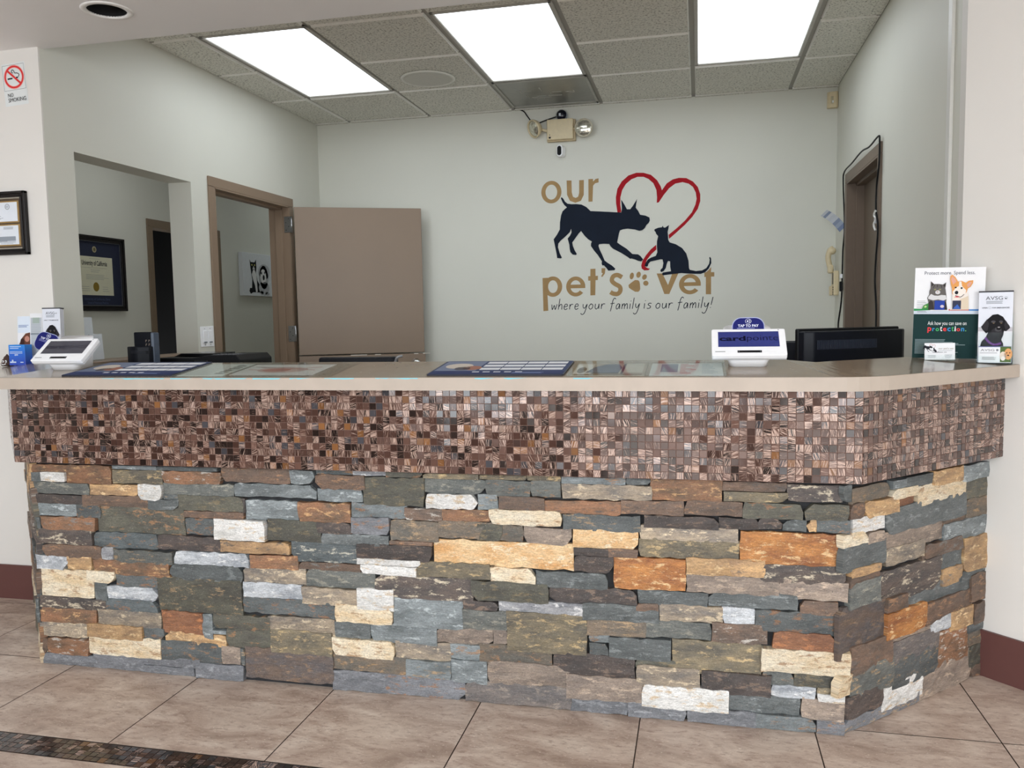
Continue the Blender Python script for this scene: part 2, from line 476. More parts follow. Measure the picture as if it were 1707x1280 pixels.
# ledge stone courses: left, right, bottom, top in millimetres, colour code
STONES_F = """168 236 608 640 d;-2360 -2201 713 741 r;-2203 -2016 676 742 r;-2354 -2306 680 711 g;-2305 -2205 682 714 w;-2012 -1835 732 744 G;-2010 -1812 682 730 T;-1832 -1596 733 745 g;-1810 -1584 688 731 r;-1582 -1326 699 746 b;-2342 -2106 638 677 O;-2105 -1907 639 676 t;-1904 -1813 628 681 w;-1808 -1536 643 688 O;-1533 -1235 652 695 G;-2342 -2138 601 632 d;-2140 -1874 599 636 b;-1871 -1751 595 628 g;-1751 -1501 597 648 o;-1500 -1306 572 638 G;-1809 -1751 631 648 g;-2348 -2167 556 600 G;-2166 -2068 553 599 g;-2086 -1736 502 601 o;-1729 -1505 572 594 b;-2344 -2319 508 550 g;-2319 -2093 508 553 r;-1731 -1621 511 567 g;-1618 -1425 499 568 w;-2354 -2107 454 507 e;-2104 -1845 449 505 s;-1842 -1596 453 503 d;-1594 -1335 458 496 t;-2352 -2320 411 450 g;-2318 -2072 406 450 b;-2071 -2023 406 449 m;-2024 -1786 399 444 O;-1780 -1494 405 450 W;-2348 -2214 361 409 W;-2215 -2114 365 409 t;-2108 -1801 353 404 r;-1799 -1519 350 406 g;-1517 -1286 355 413 q;-2352 -2332 305 356 b;-2332 -2115 258 358 c;-2132 -2021 324 364 c;-2020 -1839 312 367 g;-2111 -2062 257 319 g;-2060 -1855 262 309 W;-1853 -1526 233 356 o;-1522 -1298 300 353 W;-1524 -1181 248 301 g;-2356 -2336 253 303 g;-2344 -2072 215 258 e;-2069 -1859 221 263 s;-2348 -2110 163 216 r;-2102 -1846 165 222 q;-1843 -1680 153 233 R;-1681 -1643 145 231 G;-1641 -1424 182 233 o;-2362 -2349 155 243 g;-2359 -2157 107 162 q;-2150 -1921 118 167 t;-1918 -1836 118 165 g;-1834 -1593 117 159 t;-1591 -1426 121 184 o;-1679 -1592 164 175 G;-2360 -2326 40 96 b;-2323 -2148 45 102 r;-2146 -1850 57 127 c;-1849 -1614 57 125 g;-1612 -1541 60 119 p;-1538 -1522 62 119 g;-1522 -1195 19 126 D;-2351 -2127 -9 42 n;-2137 -1906 -8 63 n;-1906 -1699 32 64 n;-1926 -1725 -5 29 n;-1715 -1532 -1 55 n;-1325 -1235 700 746 G;-1233 -1105 734 750 g;-1235 -1060 686 733 b;-1103 -985 734 751 m;-984 -864 732 750 o;-860 -677 731 747 T;-1232 -1072 644 684 G;-1068 -861 637 728 o;-859 -658 683 729 O;-855 -682 633 679 w;-680 -616 634 684 G;-1520 -1497 595 643 d;-1302 -1115 573 638 r;-1111 -917 595 642 G;-926 -800 592 631 b;-799 -645 597 630 r;-1418 -1223 504 575 o;-1237 -1115 536 572 d;-1113 -982 539 595 n;-1221 -984 503 536 g;-980 -815 523 588 B;-813 -600 540 595 B;-1333 -1101 437 506 s;-1097 -839 457 507 d;-832 -378 454 533 C;-981 -836 510 521 b;-1530 -1493 407 452 W;-1489 -1311 404 451 r;-1310 -1087 410 433 b;-1097 -878 439 458 w;-1085 -892 407 436 w;-902 -643 408 458 T;-1283 -1038 353 410 O;-1037 -703 334 406 e;-708 -459 342 404 o;-1297 -1098 295 349 q;-1100 -973 289 357 w;-972 -739 240 340 G;-736 -621 309 337 d;-1181 -978 240 298 c;-737 -588 246 308 O;-1433 -1188 184 241 q;-1186 -1061 184 238 g;-1060 -828 180 244 G;-829 -642 192 245 p;-640 -584 201 248 p;-1424 -1197 118 194 T;-1196 -975 122 182 c;-972 -784 128 187 q;-784 -687 140 189 G;-686 -452 133 196 B;-1196 -923 74 128 B;-936 -783 70 126 G;-783 -662 65 138 G;-660 -396 70 143 p;-1198 -1013 2 70 n;-1026 -738 -4 75 n;-737 -391 4 74 N;-674 -524 732 745 T;-521 -415 733 749 T;-656 -510 680 730 O;-510 -416 682 732 O;-413 -217 726 746 G;-412 -136 681 725 q;-216 -142 728 747 g;-141 66 684 748 r;68 249 719 745 b;-613 -468 639 678 b;-466 -229 630 672 r;-230 -44 638 680 b;-43 125 643 685 b;72 251 687 716 T;-644 -412 591 638 c;-410 -173 582 631 g;-161 57 600 636 d;59 175 603 636 d;-686 -604 536 586 o;-602 -535 538 587 B;-534 -385 533 583 p;-379 -180 527 584 C;-176 114 562 604 q;-178 116 508 563 T;-376 -271 503 527 d;-377 -255 452 502 d;-269 -181 503 529 b;-254 -39 407 504 Y;-37 190 460 511 t;-644 -498 402 450 c;-495 -273 398 446 g;-35 230 408 461 p;-456 -184 344 401 d;-182 27 359 404 g;28 282 367 411 g;-620 -352 307 348 m;-352 -120 301 353 g;-117 70 311 363 q;69 161 314 364 W;-187 -120 339 362 b;-594 -340 184 311 T;-339 -157 253 305 B;-157 37 260 312 O;39 198 260 317 b;-334 -270 229 254 G;-331 -273 190 227 g;-269 -83 187 250 g;-79 181 154 254 T;-190 -66 158 188 o;-446 -193 117 190 d;-406 -167 45 120 p;-187 4 99 167 q;8 209 99 164 d;-171 88 38 108 w;77 292 47 103 g;-392 -217 -3 48 n;-214 -36 -2 46 n;-34 166 -1 46 n;251 402 693 741 e;126 296 637 684 o;298 418 640 686 o;238 304 604 637 g;304 331 605 637 t;332 424 604 641 g;119 394 494 596 Y;88 191 463 508 t;176 412 447 502 e;231 421 401 457 p;289 393 360 398 b;164 390 300 363 g;214 394 250 302 R;181 429 179 250 c;275 387 137 182 o;184 273 136 183 O;211 336 103 138 W;340 414 99 122 w;339 389 122 139 T;295 415 41 105 p;166 336 -1 45 G;341 415 0 41 n"""
STONES_R = """-23 17 696 744 g;17 199 684 731 B;202 269 707 730 G;269 410 700 733 g;406 577 691 736 t;578 786 682 733 G;199 324 675 703 c;330 605 636 697 c;607 789 619 681 o;610 789 549 619 B;3 68 642 685 b;68 236 635 683 t;236 317 644 673 R;173 608 571 648 g;18 170 595 643 w;475 608 553 580 b;482 793 487 556 G;-30 88 563 600 c;89 171 557 589 p;174 479 512 580 p;385 591 461 504 b;177 386 472 526 q;-28 178 489 564 g;464 593 411 466 g;598 805 375 489 t;10 146 470 494 t;8 147 439 473 b;148 471 354 459 e;373 471 434 471 b;477 590 355 410 t;593 788 349 383 g;8 153 377 450 O;649 791 267 360 b;294 651 286 377 g;-33 187 230 383 D;187 293 328 371 b;393 669 241 314 b;184 393 243 325 Y;673 800 187 257 b;215 470 203 267 p;427 542 209 254 W;539 670 190 255 t;648 800 114 168 B;643 813 163 189 g;216 471 159 227 N;471 655 84 199 r;660 798 37 112 o;18 219 173 259 b;222 468 80 185 g;16 225 96 189 O;-45 14 124 185 c;371 675 -47 109 p;672 795 -24 41 b;174 385 22 113 w;-1 175 47 114 d;-4 372 -30 39 n"""
# wall logo outlines, millimetres from the logo centre
MURAL = {
'dog': '-441 340 -428 329 -416 308 -399 293 -373 288 -335 287 -301 282 -268 264 -239 235 -167 229 -84 221 -28 216 -24 244 -29 303 -9 272 10 236 32 235 50 257 79 302 72 264 69 244 85 223 99 195 134 188 161 174 164 154 156 138 142 126 128 102 113 91 93 87 64 97 15 105 -18 102 -38 95 -45 76 -50 52 -58 15 -36 -2 6 -30 45 -67 84 -71 100 -83 118 -107 104 -119 84 -115 63 -105 38 -97 30 -100 14 -87 -28 -59 -86 -27 -102 -12 -113 6 -152 9 -182 7 -186 -5 -178 -30 -162 -64 -145 -105 -124 -122 -95 -141 -72 -163 -77 -173 -120 -175 -133 -157 -150 -138 -160 -139 -166 -127 -164 -110 -191 -67 -216 -37 -239 -3 -238 13 -232 28 -257 43 -282 69 -306 102 -325 83 -346 55 -368 26 -364 1 -352 -29 -337 -54 -343 -61 -366 -57 -382 -40 -387 -19 -389 11 -400 54 -384 73 -373 94 -375 120 -384 98 -414 70 -449 42 -466 22 -469 -3 -457 -46 -442 -76 -451 -81 -476 -77 -480 -45 -488 -3 -499 52 -474 85 -455 118 -453 164 -445 213 -434 242 -416 258 -403 268 -420 283 -433 304 -444 330',
'cat': '195 94 220 103 244 105 250 116 254 105 264 101 291 118 287 92 282 72 284 51 286 19 296 2 337 -12 377 -38 405 -75 420 -125 423 -174 429 -186 469 -195 509 -192 537 -177 555 -149 559 -121 555 -109 561 -103 568 -115 569 -146 553 -181 529 -205 501 -215 461 -214 413 -210 373 -206 324 -210 284 -214 251 -218 243 -209 250 -199 284 -194 304 -192 299 -162 298 -125 284 -122 276 -140 269 -169 255 -189 239 -195 232 -187 237 -176 247 -168 253 -136 248 -111 235 -109 194 -117 166 -123 153 -137 149 -153 137 -157 127 -148 133 -132 149 -108 170 -96 203 -85 213 -61 210 -19 211 13 219 46 213 54 205 63 202 75 194 83',
'heart': '-55 217 -64 279 -65 320 -54 377 -25 424 21 462 74 477 123 474 172 458 213 420 237 378 245 352 277 396 317 420 357 428 405 424 449 399 481 361 497 312 497 268 481 217 445 166 397 116 341 67 292 26 288 53 341 94 397 144 441 195 465 246 473 285 467 326 449 363 421 386 381 398 333 391 293 363 257 320 224 272 210 270 212 306 208 355 188 401 156 431 123 447 82 449 41 435 4 406 -21 367 -34 318 -35 269 -28 218',
'heart_tail': '205 -11 170 -39 137 -78 113 -115 104 -147 108 -168 125 -181 153 -180 164 -170 149 -167 133 -157 130 -140 145 -107 174 -71 207 -42',
'u': '-403 451 -369 449 -368 368 -360 338 -341 329 -324 337 -317 361 -316 448 -283 448 -285 347 -305 308 -344 296 -382 312 -401 353',
'r': '-252 452 -220 452 -220 434 -203 450 -182 454 -182 426 -207 421 -220 406 -225 299 -253 299',
'pstem': '-582 -213 -543 -212 -544 -255 -549 -305 -544 -442 -579 -445',
't1': '-244 -160 -209 -159 -209 -209 -192 -208 -193 -237 -209 -238 -212 -341 -246 -342 -245 -240 -260 -240 -260 -210 -245 -209',
'apos': '-167 -157 -140 -158 -144 -194 -163 -218 -170 -212 -158 -191 -167 -189',
'v': '208 -204 247 -205 284 -284 312 -207 353 -206 292 -345 259 -344',
't2': '535 -206 549 -194 569 -171 567 -205 589 -206 589 -235 568 -235 568 -353 534 -352 534 -236 524 -237 524 -207',
'pad': '17 -277 37 -261 50 -252 62 -244 83 -246 91 -254 95 -271 97 -304 93 -317 83 -325 62 -324 41 -311 29 -303 19 -294',
}
# ---------------------------------------------------------------- the setting
XL, XR, YF, YB, ZT, ZS = -2.742, .862, 3.06, 5.707, 2.674, 2.418     # room sides, lobby wall, back wall, tile ceiling, lobby ceiling
TW = .14
PITCH = .511


def vattrs(bm, names):
    out = {}
    for n, k in names.items(): out[n] = getattr(bm.verts.layers, k).new(n)
    return out


OFFICE = mat((214, 211, 204), .45, name='bounce_office_floor', var=.03, scale=8)  # unseen floor, made pale to bounce light up to the ceiling tiles


def build_floor():
    mb = MB(); L = vattrs(mb.bm, {'seed': 'float_vector'})
    mb.mi(FGROUT); mb.mi(TRAV)
    mb.face([(-5.1, -9, -.004), (2.7, -9, -.004), (2.7, 9.2, -.004), (-5.1, 9.2, -.004)], FGROUT)
    xs = [-2.22 + PITCH * k for k in range(-6, 10)]
    ys = [2.01 + .495 * k for k in range(0, 15)]
    rows = [(ys[k], ys[k + 1], xs, 0) for k in range(14)]
    yl = [1.913 - .495 * k for k in range(0, 13)]
    rows += [(yl[k + 1], yl[k], xs, .22) for k in range(12)]
    for y0, y1, X, off in rows:
        for k in range(len(X) - 1):
            a, b = max(X[k] + off, -5.1), min(X[k + 1] + off, 2.7)
            if b - a < .02: continue
            inside = a > XL - .5 and b < XR + .5 and y0 > YF
            f = mb.face([(a + .0018, y0 + .0018, 0), (b - .0018, y0 + .0018, 0), (b - .0018, y1 - .0018, 0), (a + .0018, y1 - .0018, 0)], OFFICE if inside else TRAV)
            sd = Vector((random.uniform(-9, 9), random.uniform(-9, 9), random.uniform(-9, 9)))
            for v in f.verts: v[L['seed']] = sd
    return mb.build('floor', kind='structure', recalc=False)


build_floor()


def mosaic_field(mb, L, origin, du, dn, ulen, z0, z1, p, dark, rnd, up=Vector((0, 0, 1)), proud=.0018, sheen=None):
    """glass tiles on a panel: origin, unit vector along, outward normal"""
    nc = int(round(ulen / p)); nr = max(1, int(round((z1 - z0) / p))); pu = ulen / nc; pv = (z1 - z0) / nr
    i = mb.mi(MOSAIC)
    for c in range(nc):
        for r in range(nr):
            g = .0011
            a, b, lo, hi = c * pu + g, (c + 1) * pu - g, z0 + r * pv + g, z0 + (r + 1) * pv - g
            tx, tz = rnd.gauss(0, .022), rnd.gauss(0, .022)
            corners = []
            for u, w in ((a, lo), (b, lo), (b, hi), (a, hi)):
                off = proud + (u - (a + b) / 2) * tx + (w - (lo + hi) / 2) * tz
                corners.append(origin + du * u + up * w + dn * off)
            base = [origin + du * u + up * w for u, w in ((a - g * .3, lo - g * .3), (b + g * .3, lo - g * .3), (b + g * .3, hi + g * .3), (a - g * .3, hi + g * .3))]
            V = [mb.bm.verts.new(q) for q in corners]; B = [mb.bm.verts.new(q) for q in base]
            fs = [mb.bm.faces.new(V)]
            for k in range(4): fs.append(mb.bm.faces.new([B[k], B[(k + 1) % 4], V[(k + 1) % 4], V[k]]))
            for f in fs: f.material_index = i
            t = rnd.random()
            col = lin((50, 38, 34)) if t < .22 else lin((80, 56, 48)) if t < .6 else lin((106, 78, 68)) if t < .85 else lin((76, 74, 78)) if t < .95 else lin((140, 96, 60))
            k_ = rnd.uniform(.6, 1.0) * dark
            am = rnd.choice((-.2, -.1, -.05, -.03, .0, .03, .06)) if dark > .8 else rnd.choice((-.2, -.14, -.1, -.06, .02))
            ang = rnd.choice((rnd.uniform(-.5, .5), rnd.uniform(1.1, 2.0))); ca, sa = math.cos(ang), math.sin(ang)
            sd = Vector((rnd.uniform(0, 90), rnd.uniform(0, 90), rnd.uniform(0, 90)))
            for v, (x, y) in zip(V + B, ((0, 0), (1, 0), (1, 1), (0, 1)) * 2):
                v[L['ca']] = (col[0] * k_, col[1] * k_, col[2] * k_, 1); v[L['amt']] = am
                v[L['tuv']] = sd + Vector((x * ca - y * sa, x * sa + y * ca, 0))


# dark mosaic border set into the floor
mb = MB(); L = vattrs(mb.bm, {'ca': 'float_color', 'amt': 'float', 'tuv': 'float_vector'})
mb.mi(FGROUT)
mosaic_field(mb, L, Vector((-3.2, 1.913, -.001)), Vector((1, 0, 0)), Vector((0, 0, 1)), 5.2, .002, .095, .0235, .5, random.Random(4), up=Vector((0, 1, 0)), proud=.001)
mb.build('floor_border', kind='structure', recalc=False)


def wall_boxes(name, boxes, m, mtx=None):
    b = MB()
    for a in boxes: b.box(*a, m=m, mtx=mtx)
    return b.build(name, kind='structure')


D1 = (4.318, 5.215, 2.022)      # half door opening in the left wall: y0, y1, top
OP = (3.235, 4.108, 1.03, 2.014)  # pass-through opening
D2 = (4.385, 5.262, 2.0)        # door opening in the right wall
x0, x1 = XL - TW, XL
wall_boxes('wall_left', [(x0, x1, YF + .008, OP[0], 0, ZT), (x0, x1, OP[0], OP[1], 0, OP[2]), (x0, x1, OP[0], OP[1], OP[3], ZT), (x0, x1, OP[1], D1[0], 0, ZT),
                         (x0, x1, D1[0], D1[1], D1[2], ZT), (x0, x1, D1[1], YB + TW, 0, ZT), (x0, x1, YB + TW, 9.2, 0, ZT)], PAINT)
wall_boxes('wall_front', [(-5.1, XL - TW, YF, YF + TW, 0, ZT), (XL - TW, XL, YF, YF + .008, 0, ZT)], PAINT_LOBBY)
wall_boxes('wall_back', [(XL, XR, YB, YB + TW, 0, ZT)], PAINT)
x0, x1 = XR, XR + TW
wall_boxes('wall_right', [(x0, x1, YF + .06, D2[0], 0, ZT), (x0, x1, D2[0], D2[1], D2[2], ZT), (x0, x1, D2[1], YB + TW, 0, ZT)], PAINT)
b = MB(); q = 1.75
b.prism([(XR, YF), (XR + q, YF - q), (XR + q + .1, YF - q + .1), (XR + .14, YF + .06), (XR, YF + .06)], 0, ZT, PAINT_LOBBY)
b.build('wall_front_right', kind='structure')
XF = -4.243                      # far wall of the corridor beyond the left wall
wall_boxes('wall_corridor', [(XF - .12, XF, YF + TW, 5.79, 0, ZT), (XF - .12, XF, 5.79, 6.70, 2.01, ZT), (XF - .12, XF, 6.70, 9.2, 0, ZT), (XF, XL - TW, 9.08, 9.2, 0, ZT)], PAINT)
wall_boxes('wall_side_room', [(XF - 1.6, XF - .12, 5.6, 5.66, 0, 2.3), (XF - 1.6, XF - .12, 6.85, 6.91, 0, 2.3), (XF - 1.66, XF - 1.6, 5.6, 6.91, 0, 2.3), (XF - 1.6, XF - .12, 5.6, 6.91, 2.3, 2.36)], mat((24, 22, 21), .85, name='unlit_room_black', var=.03))  # wall colour near black, painting in the darkness of the unlit room
# lobby shell around and behind the viewer
wall_boxes('wall_lobby_left', [(-5.2, -5.1, YW, YF + TW, 0, ZS)], PAINT_LOBBY)
wall_boxes('wall_lobby_right', [(XR + q, XR + q + .1, YW, YF - q + .1, 0, ZT)], PAINT_LOBBY)
bx = []; xs = [-5.1]
for a in OPENINGS:
    bx.append((xs[-1], a[0], YW - .1, YW, 0, ZS)); bx.append((a[0], a[1], YW - .1, YW, 0, a[2])); bx.append((a[0], a[1], YW - .1, YW, a[3], ZS)); xs.append(a[1])
bx.append((xs[-1], XR + q, YW - .1, YW, 0, ZS))
wall_boxes('wall_lobby_back', bx, mat((70, 62, 56), .6, name='bronze_storefront', var=.05))

# lobby ceiling: lower than the office ceiling, its edge makes the bulkhead; holes for the downlights
DL = [(-2.178, 2.785), (-1.512, 2.643)]
b = MB()
outer = [(-5.2, YW - .1), (XR + q + .1, YW - .1), (XR + q + .1, YF - q), (XR + .1, YF - .1), (XR + .001, YF + .03), (XL - .001, YF + .03), (XL - .001, YF + .001), (-5.2, YF + .001)]
LL = [[Vector((x, y, 0)) for x, y in outer]] + [[Vector((x, y, 0)) for x, y in ell(cx, cy, .070, .070, n=40)] for cx, cy in DL]
fl = [v for l in LL for v in l]; vs = [b.bm.verts.new((v.x, v.y, ZS)) for v in fl]; b.mi(PAINT_CEIL)
for t in tessellate_polygon(LL): b.bm.faces.new([vs[k] for k in t])
b.box(XL, XR, YF + .01, YF + .0295, ZS + .003, ZT + .1, PAINT_CEIL)
b.box(-5.2, XR + q + .1, YW - .1, YF, ZT + .1, ZT + .2, PAINT_CEIL)
b.build('ceiling_lobby', kind='structure')
wall_boxes('ceiling_corridor', [(XF - .12, XL - TW, YF + TW, 9.2, ZT, ZT + .05)], PAINT_CEIL)

# suspended tile ceiling of the office
G = .6096; GX = [-2.4767 + G * k for k in range(6)]; GY = [3.807 - G, 3.807, 3.807 + G, 3.807 + 2 * G, 3.807 + 2 * G + .64]
LIGHT_COLS = (0, 2, 4)
b = MB()
b.mi(TEE); b.mi(TILE_C); b.mi(TILE_E)
b.face([(XL, YF, ZT + .006), (XR, YF, ZT + .006), (XR, YB, ZT + .006), (XL, YB, ZT + .006)], TEE)
cols = [(XL, GX[0])] + [(GX[k], GX[k + 1]) for k in range(5)] + [(GX[5], XR)]
rws = [(YF, GY[0])] + [(GY[k], GY[k + 1]) for k in range(4)] + [(GY[4], YB)]
for ci, (a, c) in enumerate(cols):
    for ri, (d, e) in enumerate(rws):
        if (ci - 1) in LIGHT_COLS and ri in (2, 3): continue
        if ci == 3 and ri == 4: continue
        g0 = .012
        ax, cx = a + (g0 if ci else 0), c - (g0 if ci < 6 else 0)
        dy, ey = d + (g0 if ri else 0), e - (g0 if ri < 5 else 0)
        if ey - dy < .01: ey = e; dy = d + .006
        top = [(ax, dy), (cx, dy), (cx, ey), (ax, ey)]; i_ = .006
        low = [(ax + i_, dy + i_), (cx - i_, dy + i_), (cx - i_, ey - i_), (ax + i_, ey - i_)] if ey - dy > .05 else top
        T = [b.bm.verts.new((x, y, ZT + .005)) for x, y in top]; B_ = [b.bm.verts.new((x, y, ZT - .009)) for x, y in low]
        for q_, fv in enumerate([B_] + [[T[k], T[(k + 1) % 4], B_[(k + 1) % 4], B_[k]] for k in range(4)]):
            f = b.bm.faces.new(fv); f.material_index = 1 if q_ == 0 else 2
# wall angles round the edge
for a in ((XL, XL + .02, YF, YB), (XR - .02, XR, YF, YB), (XL, XR, YB - .02, YB)): b.box(*a, ZT - .003, ZT + .004, TEE)
b.build('ceiling', kind='structure')

# baseboards
wall_boxes('baseboard_left', [(-5.1, XL - .0, YF - .01, YF, 0, .156)], MAROON)
b = MB(); b.prism([(XR, YF - .0), (XR + q, YF - q), (XR + q - .008, YF - q - .008), (XR - .008, YF - .008)], 0, .158, MAROON); b.build('baseboard_right', kind='structure')

# pass-through sill
b = MB(); b.box(XL - TW - .02, XL + .03, OP[0] - .02, OP[1] + .05, 1.034, 1.068, BROWN, .004); b.build('trim_1', kind='structure')
# white wire channel down the right wall
b = MB(); b.box(XR - .012, XR, 3.192, 3.236, .2, ZT, mat((226, 226, 222), .4, name='white_raceway', var=.02), .002); b.build('trim_2', kind='structure')


def door_frame(name, axis_x, sgn, y0, y1, top, m, depth, trim=.052, prj=.012, stop=True):
    """steel frame in a wall across X: casing on the room side (sgn = direction into the room), jambs through the wall"""
    b = MB(); xa = axis_x; xo = xa + sgn * prj; xb = xa - sgn * depth
    f = lambda p, q: (min(p, q), max(p, q))
    for ya, yb in ((y0 - trim, y0 + .004), (y1 - .004, y1 + trim)): b.box(*f(xa - sgn * .001, xo), ya, yb, 0, top - .005, m, .002)
    b.box(*f(xa - sgn * .001, xo), y0 - trim, y1 + trim, top - .004, top + trim, m, .002)
    xj = xo - sgn * .0015
    for ya, yb in ((y0 - .002, y0 + .012), (y1 - .012, y1 + .002)): b.box(*f(xb, xj), ya, yb, 0, top - .006, m)
    b.box(*f(xb, xj), y0 - .001, y1 + .001, top - .013, top + .002, m)
    if stop:
        sa, sb = f(xa - sgn * (depth * .5 + .02), xa - sgn * (depth * .5 - .03))
        for ya, yb in ((y0 + .01, y0 + .026), (y1 - .026, y1 - .01)): b.box(sa, sb, ya, yb, 0, top - .01, m, .002)
        b.box(sa, sb, y0, y1, top - .028, top - .01, m, .002)
    return b


d1 = door_frame('door_1', XL, 1, *D1, BROWN, TW).build('door_1', kind='structure')
d3 = door_frame('door_3', XF, 1, 5.79, 6.70, 2.01, mat((126, 108, 88), .5, name='tan_door_trim', var=.03), .12, stop=False).build('door_3', kind='structure')
d2 = door_frame('door_2', XR, -1, *D2, mat((112, 96, 82), .45, name='umber_door_paint', var=.03), TW).build('door_2', kind='structure')
b = MB(); b.box(XR + .085, XR + .125, D2[0] + .012, D2[1] - .012, .01, D2[2] - .012, BROWN_D, .003)
b.build('door_leaf', None, d2)
b = MB(); b.box(XR + .078, XR + .086, D2[0] + .03, D2[0] + .16, 1.60, 1.72, mat((92, 90, 74), .4, .3, name='bronze_lock_plate'), .002)
b.build('lock_plate', None, d2, label='olive bronze lock plate')
b = MB(); b.box(XR + .04, XR + .084, D2[0] + .014, D2[0] + .05, .01, D2[2] - .02, BLACKM)  # matte black strip paints the shade of the gap beside the leaf
b.build('door_gap_shade', None, d2)
# ---------------------------------------------------------------- the reception counter
CX0, CX1 = -2.376, .4455                    # corners of the mosaic front
YM, YST, YS = 2.427, 2.470, 2.384           # mosaic face, stone face, countertop edge
ZTOP, ZBOT, ZM = 1.0595, 1.0195, .755
R2 = math.sqrt(.5)
counter = thing('reception_counter', 'long reception counter with ledge stone base and copper brown mosaic fascia', 'counter', (-.95, 2.75, 0))


def kid(o, parent):
    """parent while staying where it was built"""
    o.parent = parent; o.matrix_parent_inverse = Matrix.Translation(-Vector(parent.location)) if parent.rotation_euler.z == 0 else (Matrix.Translation(parent.location) @ Matrix.Rotation(parent.rotation_euler.z, 4, 'Z')).inverted()
    return o


PAL = {  # stone colours: main, second, vein, share of second
    'r': ((150, 104, 70), (104, 84, 66), (206, 160, 104), .35), 'R': ((150, 100, 66), (120, 76, 50), (190, 120, 66), .4),
    'g': ((98, 103, 103), (80, 85, 85), (128, 134, 134), .45), 'G': ((134, 142, 144), (102, 109, 110), (186, 194, 196), .4),
    'w': ((226, 224, 220), (200, 198, 192), (206, 176, 132), .25), 'T': ((138, 124, 96), (98, 92, 80), (206, 176, 122), .5),
    'b': ((120, 94, 76), (92, 78, 68), (166, 122, 84), .45), 'O': ((112, 114, 108), (88, 92, 90), (154, 150, 134), .45),
    't': ((200, 158, 104), (150, 118, 84), (234, 200, 146), .45), 'o': ((98, 96, 82), (80, 78, 70), (132, 116, 86), .5),
    'd': ((86, 75, 70), (66, 60, 58), (128, 106, 90), .5), 'e': ((104, 90, 82), (78, 72, 70), (222, 206, 176), .5),
    's': ((98, 106, 108), (78, 86, 88), (212, 206, 186), .5), 'm': ((168, 168, 170), (120, 122, 128), (226, 224, 222), .5),
    'W': ((208, 212, 216), (150, 156, 164), (236, 236, 234), .4), 'c': ((232, 218, 190), (218, 190, 146), (168, 126, 84), .4),
    'q': ((168, 150, 126), (120, 112, 104), (222, 200, 164), .5), 'D': ((106, 88, 76), (90, 84, 84), (140, 112, 86), .5),
    'n': ((124, 126, 131), (104, 106, 111), (150, 152, 156), .5), 'N': ((130, 120, 114), (104, 100, 100), (160, 146, 132), .5),
    'p': ((156, 138, 122), (122, 108, 98), (192, 168, 144), .45), 'B': ((126, 108, 88), (96, 92, 84), (176, 138, 92), .5),
    'C': ((240, 204, 150), (222, 164, 94), (250, 232, 196), .5), 'Y': ((204, 134, 56), (150, 88, 42), (240, 200, 140), .45)}


def parse(s): return [(*(int(v) / 1000 for v in it.split()[:4]), it.split()[4]) for it in s.split(';')]


